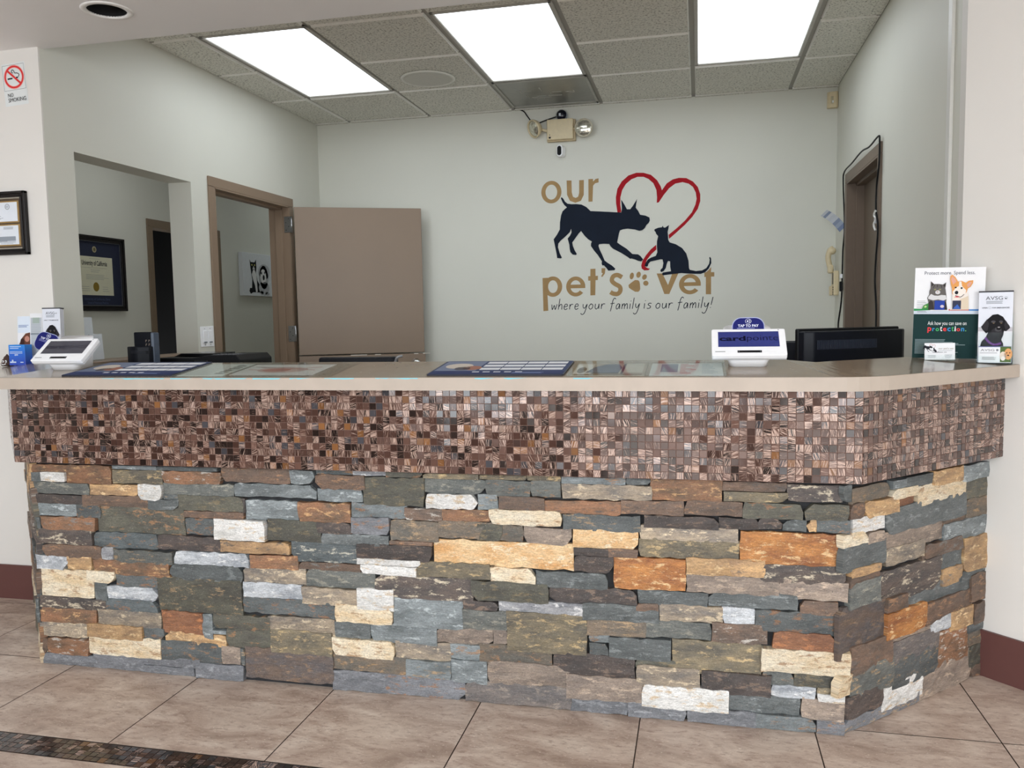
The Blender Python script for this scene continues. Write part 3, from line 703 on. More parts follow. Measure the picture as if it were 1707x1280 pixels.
def stones(mb, L, data, P, du, dn, rnd, extend=.0006):
    """each (u0, u1, z0, z1, colour) becomes a rough-faced block standing out of the wall plane"""
    i = mb.mi(STONE)
    for u0, u1, z0, z1, code in data:
        u0 -= extend; u1 += extend; z0 -= extend; z1 += extend
        z0 = max(z0, .001)
        w, h = u1 - u0, z1 - z0
        if w < .008 or h < .006: continue
        out = rnd.uniform(.003, .013) + (.003 if code in 'wcCYt' else 0) - min(.004, w * h * .1)
        nu, nv = max(3, min(14, int(w / .022))), max(2, min(8, int(h / .018)))
        tilt, tilt2 = rnd.gauss(0, .025), rnd.gauss(0, .04)
        jit = min(.0028, h * .06, w * .06)
        cut = [rnd.choice((0, 0, 0, .12, .4)) * min(h, .04) * rnd.random() for _ in range(4)]
        main, sec, vein, share = PAL[code]; k = rnd.uniform(.82, .98) if code in 'wWcCm' else rnd.uniform(.82, 1.14)
        if code in 'gGoOsnB' and rnd.random() < .38: vein = rnd.choice(((158, 116, 76), (150, 104, 66), (176, 146, 106)))
        if code in 'rbtR' and rnd.random() < .3: vein = rnd.choice(((120, 120, 116), (196, 190, 180), (90, 84, 80)))
        cols = []
        for c in (main, sec, vein):
            v = lin(c); m_ = sum(v) / 3; cols.append(tuple(min(1, (m_ + (x - m_) * .86) * k) for x in v))
        sd = Vector((rnd.uniform(0, 60), rnd.uniform(0, 60), rnd.uniform(0, 60)))

        def V(p, u, z):
            v = mb.bm.verts.new(p)
            for n, c in zip(('ca', 'cb', 'cc'), cols): v[L[n]] = (*c, 1)
            v[L['amt']] = share; v[L['seed']] = sd; v[L['suv']] = (u, z, 0)
            return v
        front = [[None] * (nv + 1) for _ in range(nu + 1)]; back = {}
        for a in range(nu + 1):
            for b in range(nv + 1):
                u, z = u0 + w * a / nu, z0 + h * b / nv
                edge = a in (0, nu) or b in (0, nv)
                if edge:
                    u += rnd.uniform(-jit, jit) * (.6 if a in (0, nu) else 1); z += rnd.uniform(-jit, jit)
                    corner = (0 if a == 0 else 1 if a == nu else None, 0 if b == 0 else 1 if b == nv else None)
                    if None not in corner:
                        cc = cut[corner[0] + 2 * corner[1]]; u += cc * (1 if a == 0 else -1) * 1.2; z += cc * .35 * (1 if b == 0 else -1)
                else:
                    u += rnd.uniform(-jit, jit); z += rnd.uniform(-jit, jit)
                z = max(z, .0005)
                o = out + (u - (u0 + u1) / 2) * tilt * .5 + (z - (z0 + z1) / 2) * tilt2 + rnd.uniform(-.0016, .0016)
                if edge: o -= rnd.uniform(.0004, .0022)
                front[a][b] = V(P + du * u + dn * o + Vector((0, 0, z)), u, z)
                if edge: back[(a, b)] = V(P + du * u - dn * .014 + Vector((0, 0, z)), u, z)
        for a in range(nu):
            for b in range(nv):
                f = mb.bm.faces.new([front[a][b], front[a + 1][b], front[a + 1][b + 1], front[a][b + 1]]); f.material_index = i
        ring = [(a, 0) for a in range(nu)] + [(nu, b) for b in range(nv)] + [(a, nv) for a in range(nu, 0, -1)] + [(0, b) for b in range(nv, 0, -1)]
        for k0 in range(len(ring)):
            p, q_ = ring[k0], ring[(k0 + 1) % len(ring)]
            f = mb.bm.faces.new([back[p], back[q_], front[q_[0]][q_[1]], front[p[0]][p[1]]]); f.material_index = i


rnd = random.Random(11)
SX0, SX1 = -2.347, .416                       # stone corners at the floor
mb = MB(); L = vattrs(mb.bm, {'ca': 'float_color', 'cb': 'float_color', 'cc': 'float_color', 'amt': 'float', 'seed': 'float_vector', 'suv': 'float_vector'})
mb.mi(STONE)
stones(mb, L, parse(STONES_F), Vector((0, YST, 0)), Vector((1, 0, 0)), Vector((0, -1, 0)), rnd)
stones(mb, L, parse(STONES_R), Vector((SX1, YST, 0)), Vector((R2, R2, 0)), Vector((R2, -R2, 0)), rnd)
left = []; z = 0.0                            # the left return is seen edge-on: its courses run on from the front
while z < .76:
    h = min(rnd.uniform(.04, .085), .77 - z); u = rnd.uniform(-.02, .0)
    while u < .81:
        w = rnd.uniform(.1, .32); left.append((u, min(u + w, .822), z, z + h, rnd.choice('ogbrtqdeOpcmTBo'))); u += w
    z += h
stones(mb, L, left, Vector((SX0, YST, 0)), Vector((-R2, R2, 0)), Vector((-R2, -R2, 0)), rnd)
kid(mb.build('stone_cladding', recalc=False), counter)

# solid core behind the stones, with dark mortar in the joints
def outline(x0, x1, y, wall_l, in_=0.0):
    """front line y from x0 to x1 and both 45 degree returns back to the walls"""
    l = YF - y; c = (XR + YF - (x1 + y)) / 2
    return [(x0 - l, y + l), (x0, y), (x1, y), (x1 + c, y + c)]


b = MB(); o_ = outline(SX0 + .004, SX1 - .004, YST + .012, 0); k_ = .17; i_ = outline(SX0 + .004 + k_ * .4142, SX1 - .004 - k_ * .4142, YST + .012 + k_, 0)
b.prism([*o_, *i_[::-1]], 0, ZBOT, MORTAR); kid(b.build('counter_core'), counter)

# mosaic fascia
mb = MB(); L = vattrs(mb.bm, {'ca': 'float_color', 'amt': 'float', 'tuv': 'float_vector'}); mb.mi(GROUT)
o_ = outline(CX0, CX1, YM, 0)
inner = [(o_[0][0] + .08, YF - .001), (CX0 + .02, YM + .05), (CX1 - .02, YM + .05), (o_[3][0] - .0352, o_[3][1] + .0352)]
mb.prism([*o_, *inner[::-1]], ZM, ZBOT, GROUT)
rr = random.Random(5); p = .0222
mosaic_field(mb, L, Vector((CX0, YM, 0)), Vector((1, 0, 0)), Vector((0, -1, 0)), CX1 - CX0, ZM, ZBOT, p, 1.0, rr)
mosaic_field(mb, L, Vector((CX1, YM, 0)), Vector((R2, R2, 0)), Vector((R2, -R2, 0)), (o_[3][0] - CX1) / R2, ZM, ZBOT, p, 1.0, rr)
mosaic_field(mb, L, Vector((*o_[0], 0)), Vector((R2, -R2, 0)), Vector((-R2, -R2, 0)), (CX0 - o_[0][0]) / R2 - .004, ZM, ZBOT, p, 1.0, rr)
kid(mb.build('mosaic_fascia', recalc=False), counter)
# lower staff desk behind the counter (below the line of sight), on which the office machines stand
b = MB(); b.prism([(-2.2, 2.72), (.36, 2.72), (.80, 3.16), (.80, 4.0), (-2.2, 4.0)], .70, .74, BROWN); b.box(-2.70, -1.85, 3.21, 3.86, .74, .905, BROWN, .004)
for x in (-2.55, -.9, .7): b.box(x, x + .03, 3.24, 3.96, 0, .70, BROWN)
kid(b.build('staff_desk'), counter)

# countertop
top = thing('countertop', 'glossy taupe tiled countertop with a thick beige front edge', 'countertop', (-.95, 2.75, ZBOT))
dx = .043
AXL, CXR = CX0 - dx * .4142, CX1 + dx * .4142
l_ = YF - YS; e_ = (XR + YF - .002 - (CXR + YS)) / 2


def arc_corner(x, y, a0, a1, r):
    """rounded 135 degree corner between the front (direction +x) and the right return"""
    t = r * math.tan(math.radians(22.5)); cx, cy = x - t, y + r
    return [(cx + r * math.sin(math.radians(45 * k / 6)), cy - r * math.cos(math.radians(45 * k / 6))) for k in range(7)]


front = [(AXL - l_ + .002, YF - .002), (AXL, YS)] + arc_corner(CXR, YS, 0, 45, .24) + [(CXR + e_, YS + e_)]
SD, KF, KR = .275, .121, .07                   # depth of the top; it rises a little towards the staff side


def zslab(x, y):
    d = (y - YS, (x + y - (AXL + YS)) * R2, (y - x - (YS - CXR)) * R2)
    return ZTOP + max(0, min(KF * d[0], KF * d[1], KR * d[2])) + .0004


TILT = math.atan(KF)
bx_, by_ = CXR - SD * .4142, YS + SD; lx_ = AXL + SD * .4142
B0 = [(XL + .001, by_ + (lx_ - XL) - .001, SD * KF), (lx_, by_, SD * KF)] + [(bx_ + (k - 3) * .03 * (1 if k < 3 else R2), by_ + max(0, k - 3) * .03 * R2, SD * (KF + (.092 - KF) * min(1, k / 3))) for k in range(7)] + [(XR - .001, by_ + XR - bx_ - .001, SD * KR)]
b = MB(); bm = b.bm; b.mi(TOP)
F_ = [bm.verts.new((x, y, ZTOP)) for x, y in front]; Bk = [bm.verts.new((x, y, ZTOP + z)) for x, y, z in B0]
F2 = [bm.verts.new((x, y, ZBOT + .002)) for x, y in front]; B2 = [bm.verts.new((x, y, ZBOT + .002 + z)) for x, y, z in B0]
wl, wr = (XL + .001, YF - .002, .02), (XR - .001, YF - .002, .012)
WLt, WLb, WRt, WRb = (bm.verts.new((*p[:2], z + p[2])) for p, z in ((wl, ZTOP), (wl, ZBOT + .002), (wr, ZTOP), (wr, ZBOT + .002)))
for k in range(len(F_) - 1):
    for q in ((F_[k], F_[k + 1], Bk[k + 1]), (F_[k], Bk[k + 1], Bk[k]), (F2[k], B2[k + 1], F2[k + 1]), (F2[k], B2[k], B2[k + 1]), (F_[k], F2[k], F2[k + 1], F_[k + 1]), (Bk[k], Bk[k + 1], B2[k + 1], B2[k])): bm.faces.new(q)
for q in ((F_[0], Bk[0], WLt), (F2[0], WLb, B2[0]), (F_[0], WLt, WLb, F2[0]), (WLt, Bk[0], B2[0], WLb), (F_[-1], WRt, Bk[-1]), (F2[-1], B2[-1], WRb), (F_[-1], F2[-1], WRb, WRt), (WRt, WRb, B2[-1], Bk[-1])): bm.faces.new(q)
kid(b.build('top_surface'), top)
b = MB()
ins = []
n = len(front)
for k, (x, y) in enumerate(front):
    d1_ = Vector(front[min(k + 1, n - 1)]) - Vector(front[max(k - 1, 0)]); d1_.normalize()
    ins.append((x - d1_.y * .004, y + d1_.x * .004))
outp = []
for k, (x, y) in enumerate(front):
    d1_ = Vector(front[min(k + 1, n - 1)]) - Vector(front[max(k - 1, 0)]); d1_.normalize()
    outp.append((x + d1_.y * .003, y - d1_.x * .003))
b.prism(outp + ins[::-1], ZBOT, ZTOP - .0008, EDGE)
kid(b.build('edge_band', label='beige front edge of the countertop'), top)
# tape residue along the top of the edge: small cyan smears
CY = flat((128, 204, 220), .6)
rq = random.Random(3)
for x0, x1 in ((-1.96, -1.72), (-1.70, -1.62), (-1.58, -1.42), (-1.40, -1.30), (-1.27, -1.2), (-1.15, -1.05), (-.98, -.84), (-.66, -.60), (-.57, -.5), (-.36, -.30)):
    x = x0; b = Art(); up_, lo_ = [], []
    while x < x1:
        h_ = rq.uniform(.0004, .0045); up_.append((x, 0)); lo_.append((x, -h_)); x += rq.uniform(.008, .03)
    up_.append((x1, 0)); lo_.append((x1, -.0004)); b.poly(CY, lo_ + up_[::-1])
    o = b.build('tape_residue', None, label='cyan smear of tape residue'); o.location = (0, YS - .0034, ZTOP - .0015); kid(o, top)
# tile seams across the top
for x in (-1.14,):
    b = MB(); b.box(x - .001, x + .001, .004, SD - .02, -.001, .0004, mat((88, 74, 62), .6, name='counter_grout'), mtx=Matrix.Translation((0, YS, ZTOP)) @ Matrix.Rotation(TILT if x < .3 else .098, 4, 'X'))
    kid(b.build('tile_seam'), top)
# ---------------------------------------------------------------- ceiling things
FRAME_L = mat((186, 184, 178), .5, name='grey_troffer_frame', var=.03)


def troffer(cx, cy):
    t = thing('ceiling_light', 'x', 'ceiling light', (cx, cy, ZT))
    b = MB(); hx, hy = G / 2 - .012, G - .012
    for a in ((-hx, -hx + .020, -hy, hy), (hx - .020, hx, -hy, hy), (-hx, hx, -hy, -hy + .020), (-hx, hx, hy - .020, hy)):
        b.box(*a, -.004, .02, FRAME_L, .003)
    b.build('frame', None, t)
    b = MB(); b.box(-hx + .018, hx - .018, -hy + .018, hy - .018, .004, .012, LENSM); b.build('diffuser', None, t)
    return t


tl = [troffer(GX[k] + G / 2, GY[1] + G) for k in (0, 2, 4)]
for o, s in zip(tl, ('bright fluorescent ceiling light nearest the left wall', 'bright fluorescent ceiling light directly in front of the metal return panel', 'bright fluorescent ceiling light nearest the right wall with the dark door')):
    o['label'] = s; o['group'] = 'fluorescent ceiling lights'

sp = thing('ceiling_speaker', 'round flush grey speaker grille in a ceiling tile', 'speaker', (-1.575, 4.785, ZT - .009))
b = MB(); b.lathe([(.150, 0), (.162, -.003), (.164, -.007), (.158, -.011), (.146, -.012), (.146, -.004)], mat((226, 226, 219), .5, name='grey_speaker_rim', var=.02)); b.build('rim', None, sp)
b = MB(); b.lathe([(.147, -.008), (.1, -.011), (0, -.012)], mat((206, 206, 199), .8, name='speaker_grille', var=.12, scale=300)); b.build('grille', None, sp)

# metal return panel between the middle light and the back wall
pn = thing('return_air_panel', 'grey metal return air panel in the ceiling above the emergency lights', 'vent', ((GX[2] + GX[3]) / 2, (GY[3] + GY[4]) / 2, ZT))
FR = mat((140, 140, 134), .3, .5, name='galvanised_panel', var=.1, scale=9)
b = MB(); hx, hy = G / 2 - .012, .318
b.box(-hx, hx, -hy, hy, -.001, .008, FR, .002); b.build('panel', None, pn)
b = MB()
for a in ((-hx, -hx + .016, -hy, hy), (hx - .016, hx, -hy, hy), (-hx, hx, -hy, -hy + .016), (-hx, hx, hy - .045, hy)): b.box(*a, -.008, .004, mat((168, 167, 160), .4, .3, name='pale_panel_rim'), .003)
b.build('rim', None, pn)
rq = random.Random(8); LV = mat((172, 171, 164), .35, .4, name='louver_edge')
for _ in range(20):
    x, y, w = rq.uniform(-.17, .19), rq.uniform(-.15, .15), rq.uniform(.02, .1); b = MB()
    if rq.random() < .65: b.box(x - w / 2, x + w / 2, y - .003, y + .003, -.003, 0, LV)
    else: b.box(x - .003, x + .003, y - w / 2, y + w / 2, -.003, 0, LV)
    b.build('louver', None, pn)


def downlight(cx, cy):
    t = thing('recessed_downlight', 'x', 'ceiling light', (cx, cy, ZS), 0, 'downlights in the lobby ceiling')
    b = MB(); b.lathe([(.070, .002), (.071, -.004), (.088, -.004), (.092, -.001), (.092, .002)], mat((236, 236, 234), .4, name='white_trim_ring'), 48); b.build('trim_ring', None, t)
    b = MB(); b.lathe([(.0702, .0), (.069, .08), (.066, .16), (0, .165)], BLACKM, 40); b.build('baffle', None, t, label='black recessed baffle', recalc=False)
    return t


downlight(*DL[0])['label'] = 'unlit recessed downlight with a black baffle in the lobby ceiling above the no smoking sign'
downlight(*DL[1])['label'] = 'second recessed downlight, only the rim of its white ring showing at the top edge'

# ---------------------------------------------------------------- back wall things
TAN = mat((164, 134, 92), .6, name='tan_wall_paint_lettering', var=.08, scale=12, spec=.15)
NAVYP = mat((16, 26, 42), .55, name='navy_wall_paint', var=.1, scale=12, spec=.12)
RED = mat((164, 14, 28), .5, name='red_wall_paint', var=.08, scale=14, spec=.12)
MU = thing('wall_mural', 'painted wall logo of dog, cat, red heart and clinic name lettering', 'mural', (-.49, YB, 1.72))


def mp(k):
    v = [int(q) / 1000 for q in MURAL[k].split()]; return list(zip(v[::2], v[1::2]))


def art0(): a = Art(.0002); a.k = 1; return a


a = art0(); a.poly(RED, mp('heart')); a.same().poly(RED, mp('heart_tail')); a.build('heart_outline', MU)
a = art0(); a.k = 12; a.poly(NAVYP, mp('dog')); a.build('dog_silhouette', MU)
a = art0(); a.k = 12; a.poly(NAVYP, mp('cat')); a.build('cat_silhouette', MU)


def ring_e(cx, cz, rx, rz, ix, iz, bar):
    """letter e: open ring with a bar"""
    out = [(cx + rx * math.cos(t), cz + rz * math.sin(t)) for t in (math.radians(v) for v in range(0, 321, 10))]
    inn = [(cx + ix * math.cos(t), cz + iz * math.sin(t)) for t in (math.radians(v) for v in range(315, -1, -10))]
    inn = [(cx + ix * 1.0, cz + bar)] + [(cx + ix * math.cos(t), cz + iz * math.sin(t)) for t in (math.radians(v) for v in range(318, 19, -10))][::1]
    out = [(cx + rx, cz - bar * .9)] + [(cx + rx * math.cos(t), cz + rz * math.sin(t)) for t in (math.radians(v) for v in range(8, 325, 8))]
    inn = [(cx + ix * math.cos(t), cz + iz * math.sin(t)) for t in (math.radians(v) for v in range(320, 12, -8))]
    return out + inn


a = art0(); T_ = lambda *l: a.poly(TAN, *l)
T_(ell(-.511, .377, .071, .077, n=40), ell(-.511, .377, .041, .051, n=40)); T_(mp('u')); T_(mp('r')); a.build('painted_word', MU)
a = art0(); T_(mp('pstem')); T_(ell(-.509, -.275, .066, .071, n=40), ell(-.509, -.275, .034, .044, n=40))
def e_letter(cx, cz, rx, rz, ix, iz):
    T_(ring_e(cx, cz, rx, rz, ix, iz, .014)); T_(rect(cx - ix - .006, cx + rx - .001, cz - .012, cz + .013))


e_letter(-.348, -.278, .067, .069, .037, .043); T_(mp('t1')); T_(mp('apos'))
a.same().ribbon(TAN, [(-.027, -.223), (-.058, -.207), (-.087, -.216), (-.096, -.245), (-.075, -.267), (-.042, -.288), (-.040, -.318), (-.059, -.336), (-.088, -.333), (-.107, -.322)], .030, 5)
a.build('painted_word', MU)
a = art0(); T_(mp('v')); e_letter(.429, -.282, .072, .068, .041, .042); T_(mp('t2')); a.build('painted_word', MU)
a = art0(); T_(mp('pad'))
for e in ((.040, -.216, .014, .023, -.2), (.086, -.209, .015, .021, -.25), (.126, -.226, .015, .019, -.5), (.135, -.268, .018, .017, -.3)): T_(ell(*e))
a.build('paw_print', MU)
GLYPH = {'w': (1.0, [[(0, 1), (.22, 0), (.5, .85), (.78, 0), (1, 1.05)]]), 'h': (.65, [[(0, 2.1), (0, 0)], [(0, .5), (.3, 1), (.58, .85), (.65, 0)]]),
         'e': (.7, [[(0, .5), (.6, .62), (.52, .98), (.2, 1), (.02, .6), (.08, .15), (.35, -.02), (.7, .2)]]), 'r': (.6, [[(0, 1), (.04, 0)], [(.04, .55), (.25, .95), (.6, .95)]]),
         'y': (.7, [[(0, 1), (.1, .35), (.4, .25), (.65, .9)], [(.72, 1), (.62, .1), (.4, -.8), (.05, -1), (-.2, -.75)]]), 'o': (.7, [[(.35, 1), (.05, .7), (.05, .25), (.35, 0), (.65, .3), (.62, .8), (.35, 1), (.2, .95)]]),
         'u': (.7, [[(0, 1), (.02, .3), (.25, 0), (.55, .3), (.62, 1), (.7, .02)]]), 'f': (.7, [[(.85, 1.9), (.55, 2.1), (.32, 1.6), (.25, .5), (.15, -.4)], [(-.05, 1.05), (.7, 1.15)]]),
         'a': (.72, [[(.62, .9), (.3, 1), (.03, .55), (.15, .02), (.48, .2), (.62, .95), (.72, 0)]]), 'm': (1.05, [[(0, 1), (.02, 0)], [(.02, .5), (.28, 1), (.45, .8), (.48, 0)], [(.48, .5), (.75, 1), (.95, .8), (1.02, 0)]]),
         'i': (.12, [[(.03, 1), (.06, 0)], [(.06, 1.55), (.1, 1.42)]]), 'l': (.15, [[(.08, 2.1), (.05, 0)]]), 's': (.5, [[(.5, .95), (.2, 1), (.05, .72), (.42, .4), (.38, .1), (.1, 0), (-.05, .1)]]),
         '!': (.2, [[(.2, 2.0), (.1, .55)], [(.05, .12), (.06, 0)]])}
INKW = mat((24, 32, 44), .5, name='navy_script_paint', spec=.12)
for word, xa, xb, z0 in (('where', -.524, -.333, -.436), ('your', -.303, -.150, -.437), ('family', -.112, .086, -.440), ('is', .119, .167, -.440), ('our', .199, .310, -.441), ('family!', .345, .569, -.443)):
    a = art0(); w = sum(GLYPH[c][0] for c in word) + .38 * (len(word) - 1); k = (xb - xa) / w; x = xa; kz = .036
    for c in word:
        for st in GLYPH[c][1]: a.same().ribbon(INKW, [(x + px * k + pz * .006, z0 + pz * kz) for px, pz in st], .0052, 4)
        x += (GLYPH[c][0] + .38) * k
    a.build('script_word', MU)

# emergency light
em = thing('emergency_light', 'beige twin-head emergency light on the back wall under the ceiling', 'emergency light', (-.927, YB, 2.51))
b = MB(); b.box(-.090, .090, -.052, -.001, -.068, .068, CREAM, .004, 2)
b.box(-.094, .104, -.03, -.001, -.078, .066, mat((186, 168, 134), .45, name='tan_battery_case'), .003); b.build('housing', None, em)
b = MB(); b.box(-.078, -.064, -.0535, -.05, -.060, -.048, BLACKP); b.cyl((-.071, -.052, -.036), .003, .004, 'Y', BLACKP, 12); b.build('test_button', None, em)
for sx, ry, rxx, nm in ((-1, -.75, .35, 'head tilted down to the left'), (1, .06, .06, 'head facing the room')):
    c = Vector((-.176 if sx < 0 else .165, -.055, .014 if sx < 0 else -.004))
    M = Matrix.Translation(c) @ Matrix.Rotation(-ry if sx > 0 else ry * -1 * -1, 4, 'Z') @ Matrix.Rotation(rxx, 4, 'X') @ Matrix.Rotation(math.pi / 2, 4, 'X')
    b = MB(); b.lathe([(0, -.045), (.03, -.042), (.052, -.02), (.061, .0), (.062, .012), (.057, .016), (.055, .006)], CREAM if sx < 0 else mat((196, 188, 166), .35, name='beige_lamp_shell'), 36, M)
    h = b.build('lamp_head', None, em)
    b = MB(); b.lathe([(.055, .006), (.04, .013), (.02, .017), (0, .018)], mat((206, 204, 190), .12, .75, name='lamp_reflector_glass', var=.35, scale=70), 36, M); b.build('lamp_lens', None, h)
    b = MB(); b.tube([(sx * .088, -.03, -.002), (sx * .105, -.035, .0), tuple(c + Vector((-sx * .035, .02, 0)))], .009, CREAM, 10); b.build('bracket', None, em)

# cameras
dc = thing('dome_camera', 'small round dark-lensed camera perched on top of the emergency light', 'security camera', (-.917, YB, 2.605))
b = MB(); M = Matrix.Rotation(math.pi / 2, 4, 'X')
b.lathe([(.0, .0), (.034, .001), (.038, .014), (.038, .034), (.034, .040)], mat((150, 156, 168), .35, name='grey_camera_shell'), 32, M); b.build('shell', None, dc)
b = MB(); b.lathe([(.034, .038), (.026, .050), (.012, .056), (0, .057)], mat((14, 18, 34), .08, name='dark_dome_glass'), 32, M); b.build('lens', None, dc)
b = MB(); b.box(-.016, -.002, -.0585, -.052, -.008, .010, mat((210, 214, 220), .3, name='pale_lens_label'), .001); b.build('sensor_window', None, dc)
cb = thing('camera_cable', 'thin black cable looping from the ceiling to the dome camera', 'cable', (-1.0, YB, 2.6))
b = MB(); b.tube([(-.225, -.012, .072), (-.185, -.010, .055), (-.16, -.008, .02), (-.125, -.007, -.022), (-.085, -.008, -.030), (-.03, -.02, -.018), (.044, -.025, 0)], .004, BLACKP); b.build('cord', None, cb)
b = MB(); b.tube([(-.23, -.012, .069), (-.1, -.012, .072), (.06, -.010, .073)], .003, BLACKP, sub=1); b.build('cord', None, cb)
bc = thing('bullet_camera', 'white pill-shaped camera with a black face below the emergency light', 'security camera', (-.925, YB, 2.366))
M = Matrix.Translation((0, -.03, 0)) @ Matrix.Rotation(-.3, 4, 'Z')
b = MB(); pill = lambda r, h: [(r * math.cos(t), h * (1 if math.sin(t) > 0 else -1) + r * math.sin(t)) for t in (2 * math.pi * k / 28 + .01 for k in range(28))]
b.prism(pill(.022, .018), -.03, .025, WHITEP, M @ Matrix.Rotation(math.pi / 2, 4, 'X'), .004); b.build('shell', None, bc)
b = MB(); b.prism(pill(.0155, .016), .0252, .0275, BLACKP, M @ Matrix.Rotation(math.pi / 2, 4, 'X')); b.build('face', None, bc)
b = MB(); b.cyl((.012, -.006, -.012), .012, .012, 'Y', WHITEP, 20); b.build('mount', None, bc)

# motion sensor in the corner
ms = thing('motion_sensor', 'small cream motion sensor box high in the back right corner', 'sensor', (.829, YB, 2.58))
b = MB(); b.prism([(-.032, -.004), (-.032, -.02), (-.020, -.034), (.020, -.042), (.031, -.036), (.031, -.001), (-.02, -.001)], -.05, .05, CREAM, None, .003); b.build('housing', None, ms)
a = Art(.0006); a.poly(mat((188, 178, 150), .5, name='sensor_window_plastic'), rect(-.013, .013, -.026, .02)).poly(PAPER, rect(-.005, .006, -.02, -.006))
place(a.build('sensor_window', ms), (-.001, -.0385, 0), rz=.2)

# ---------------------------------------------------------------- Dutch door on the left wall
hx, hy = XL + .032, 5.226
ang = math.atan2(5.60 - hy, -1.922 - hx)
lw = math.hypot(5.60 - hy, -1.922 - hx)
dd = thing('dutch_door', 'taupe split door swung open into the room against the back wall', 'door', (hx, hy, 0), ang)
b = MB(); b.box(.004, lw, -.022, .022, 1.0, 2.012, BROWN, .002); b.build('upper_leaf', None, dd)
b = MB(); b.box(.002, lw + .006, -.022, .022, .02, .992, BROWN, .002); low = b.build('lower_leaf', None, dd)
b = MB(); rq = random.Random(2)
for _ in range(7):
    x = rq.choice((rq.uniform(.30, .55), rq.uniform(.78, .88))); b.box(x, x + rq.uniform(.02, .06), -.0235, -.018, .988, .9935, mat((222, 214, 200), .7, name='chipped_wood'))
b.build('chipped_edge', None, low, label='chipped pale paint along the top edge')
b = MB(); M = Matrix.Translation((lw - .065, -.022, .925)) @ Matrix.Rotation(math.pi / 2, 4, 'X')
b.lathe([(.032, 0), (.032, .004), (.014, .008), (.012, .03), (.026, .045), (.028, .058), (.02, .068), (0, .07)], CHROME, 28, M); b.build('knob', None, low)
for zc in (1.895, 1.15):
    b = MB(); M = Matrix.Rotation(-ang, 4, 'Z')
    b.box(-.058, -.010, -.0265, -.0235, zc - .054, zc + .054, STEEL, .001, mtx=M)
    b.cyl((-.004, -.024, zc), .0065, .108, 'Z', STEEL, 14, mtx=M)
    for dz in (-.038, -.013, .013, .038): b.cyl((-.036 + (.012 if dz in (-.013, .038) else -.008), -.0265, zc + dz), .0035, .003, 'Y', mat((92, 92, 94), .4, .8, name='screw_head'), 10, mtx=M)
    b.build('hinge', None, dd, label='steel hinge')

# light switch plate
sw = thing('light_switch', 'white double dimmer switch plate between the pass-through and the door', 'light switch', (XL, 4.19, 1.158), math.pi / 2)
b = MB(); b.box(-.064, .064, -.006, -.0005, -.058, .058, WHITEP, .003, 2); b.build('plate', None, sw)
for x in (-.026, .026):
    b = MB(); b.box(x - .017, x + .017, -.0105, -.005, -.034, .034, WHITEP, .002); s_ = b.build('rocker', None, sw)
    b = MB(); b.box(x - .014, x + .014, -.0125, -.009, -.036, -.028, GREY, .001); b.build('slider', None, s_)
for q in (rect(-.03, -.022, -.048, -.044), rect(.022, .03, -.048, -.044), rect(-.03, -.022, .044, .047), rect(.022, .03, .044, .047)):
    a = Art(.0004); a.poly(GREY, q); place(a.build('mark', sw), (0, -.0062, 0))

# ---------------------------------------------------------------- right wall things
RW = XR
ph = thing('wall_phone', 'cream handset phone hanging on the right wall beside the dark door', 'telephone', (RW, 5.60, 1.46), -math.pi / 2)
b = MB(); b.box(-.045, .045, -.032, -.0005, -.12, .035, CREAM, .006, 2); b.build('base', None, ph)
b = MB(); b.tube([(0, -.040, .035), (0, -.052, .075), (0, -.060, .12), (0, -.050, .165), (0, -.030, .178)], .017, CREAM, 12)
b.box(-.024, .024, -.062, -.030, .02, .075, CREAM, .010, 2); b.ball((0, -.036, .162), .026, CREAM, (1, .9, .9)); b.build('handset', None, ph)
b = MB(); b.box(-.02, .02, -.05, -.031, -.12, -.06, CREAM, .004); b.build('lower_block', None, ph)
b = MB(); b.box(.0, .032, -.0345, -.031, -.05, .02, mat((84, 78, 68), .5, name='phone_label_window'), .0005)
for z in (-.07, -.085, -.10, -.113): b.box(.026, .040, -.0355, -.031, z - .004, z + .004, mat((70, 66, 60), .5, name='phone_keys'), .0005)
b.build('keypad', None, ph)

tg = thing('hanging_tag', 'curled blue and white printed strip hanging beside the dark door frame', 'tag', (.80, 5.42, 1.785))
b = Art(.0006); b.xf = lambda x, z: (x * .76 + z * .64, -x * .64 + z * .76)
BL = flat((132, 142, 162))
n = 8
mbt = MB()
for k in range(n):
    t0, t1 = k / n, (k + 1) / n
    f = lambda t, w: ((t - .5) * .155 * .70 + w * .70, -.01 - .02 * t * t, -(t - .5) * .155 * .74 + w * .68 + .02 * math.sin(t * 2.6))
    m = (flat((184, 188, 194)), BL, flat((196, 198, 200)), flat((186, 190, 196)), flat((190, 194, 200)), BL, flat((150, 160, 178)), flat((120, 132, 160)))[k]
    q = [f(t0, -.026), f(t1, -.026), f(t1, .026), f(t0, .026)]
    mbt.face(q, m); mbt.face([(x, y - .0006, z) for x, y, z in q[::-1]], m)
mbt.build('strip', None, tg, recalc=False)
b = MB(); b.cyl((.062, -.026, -.078), .005, .05, 'Z', WHITEP, 12); b.build('clip', None, tg)

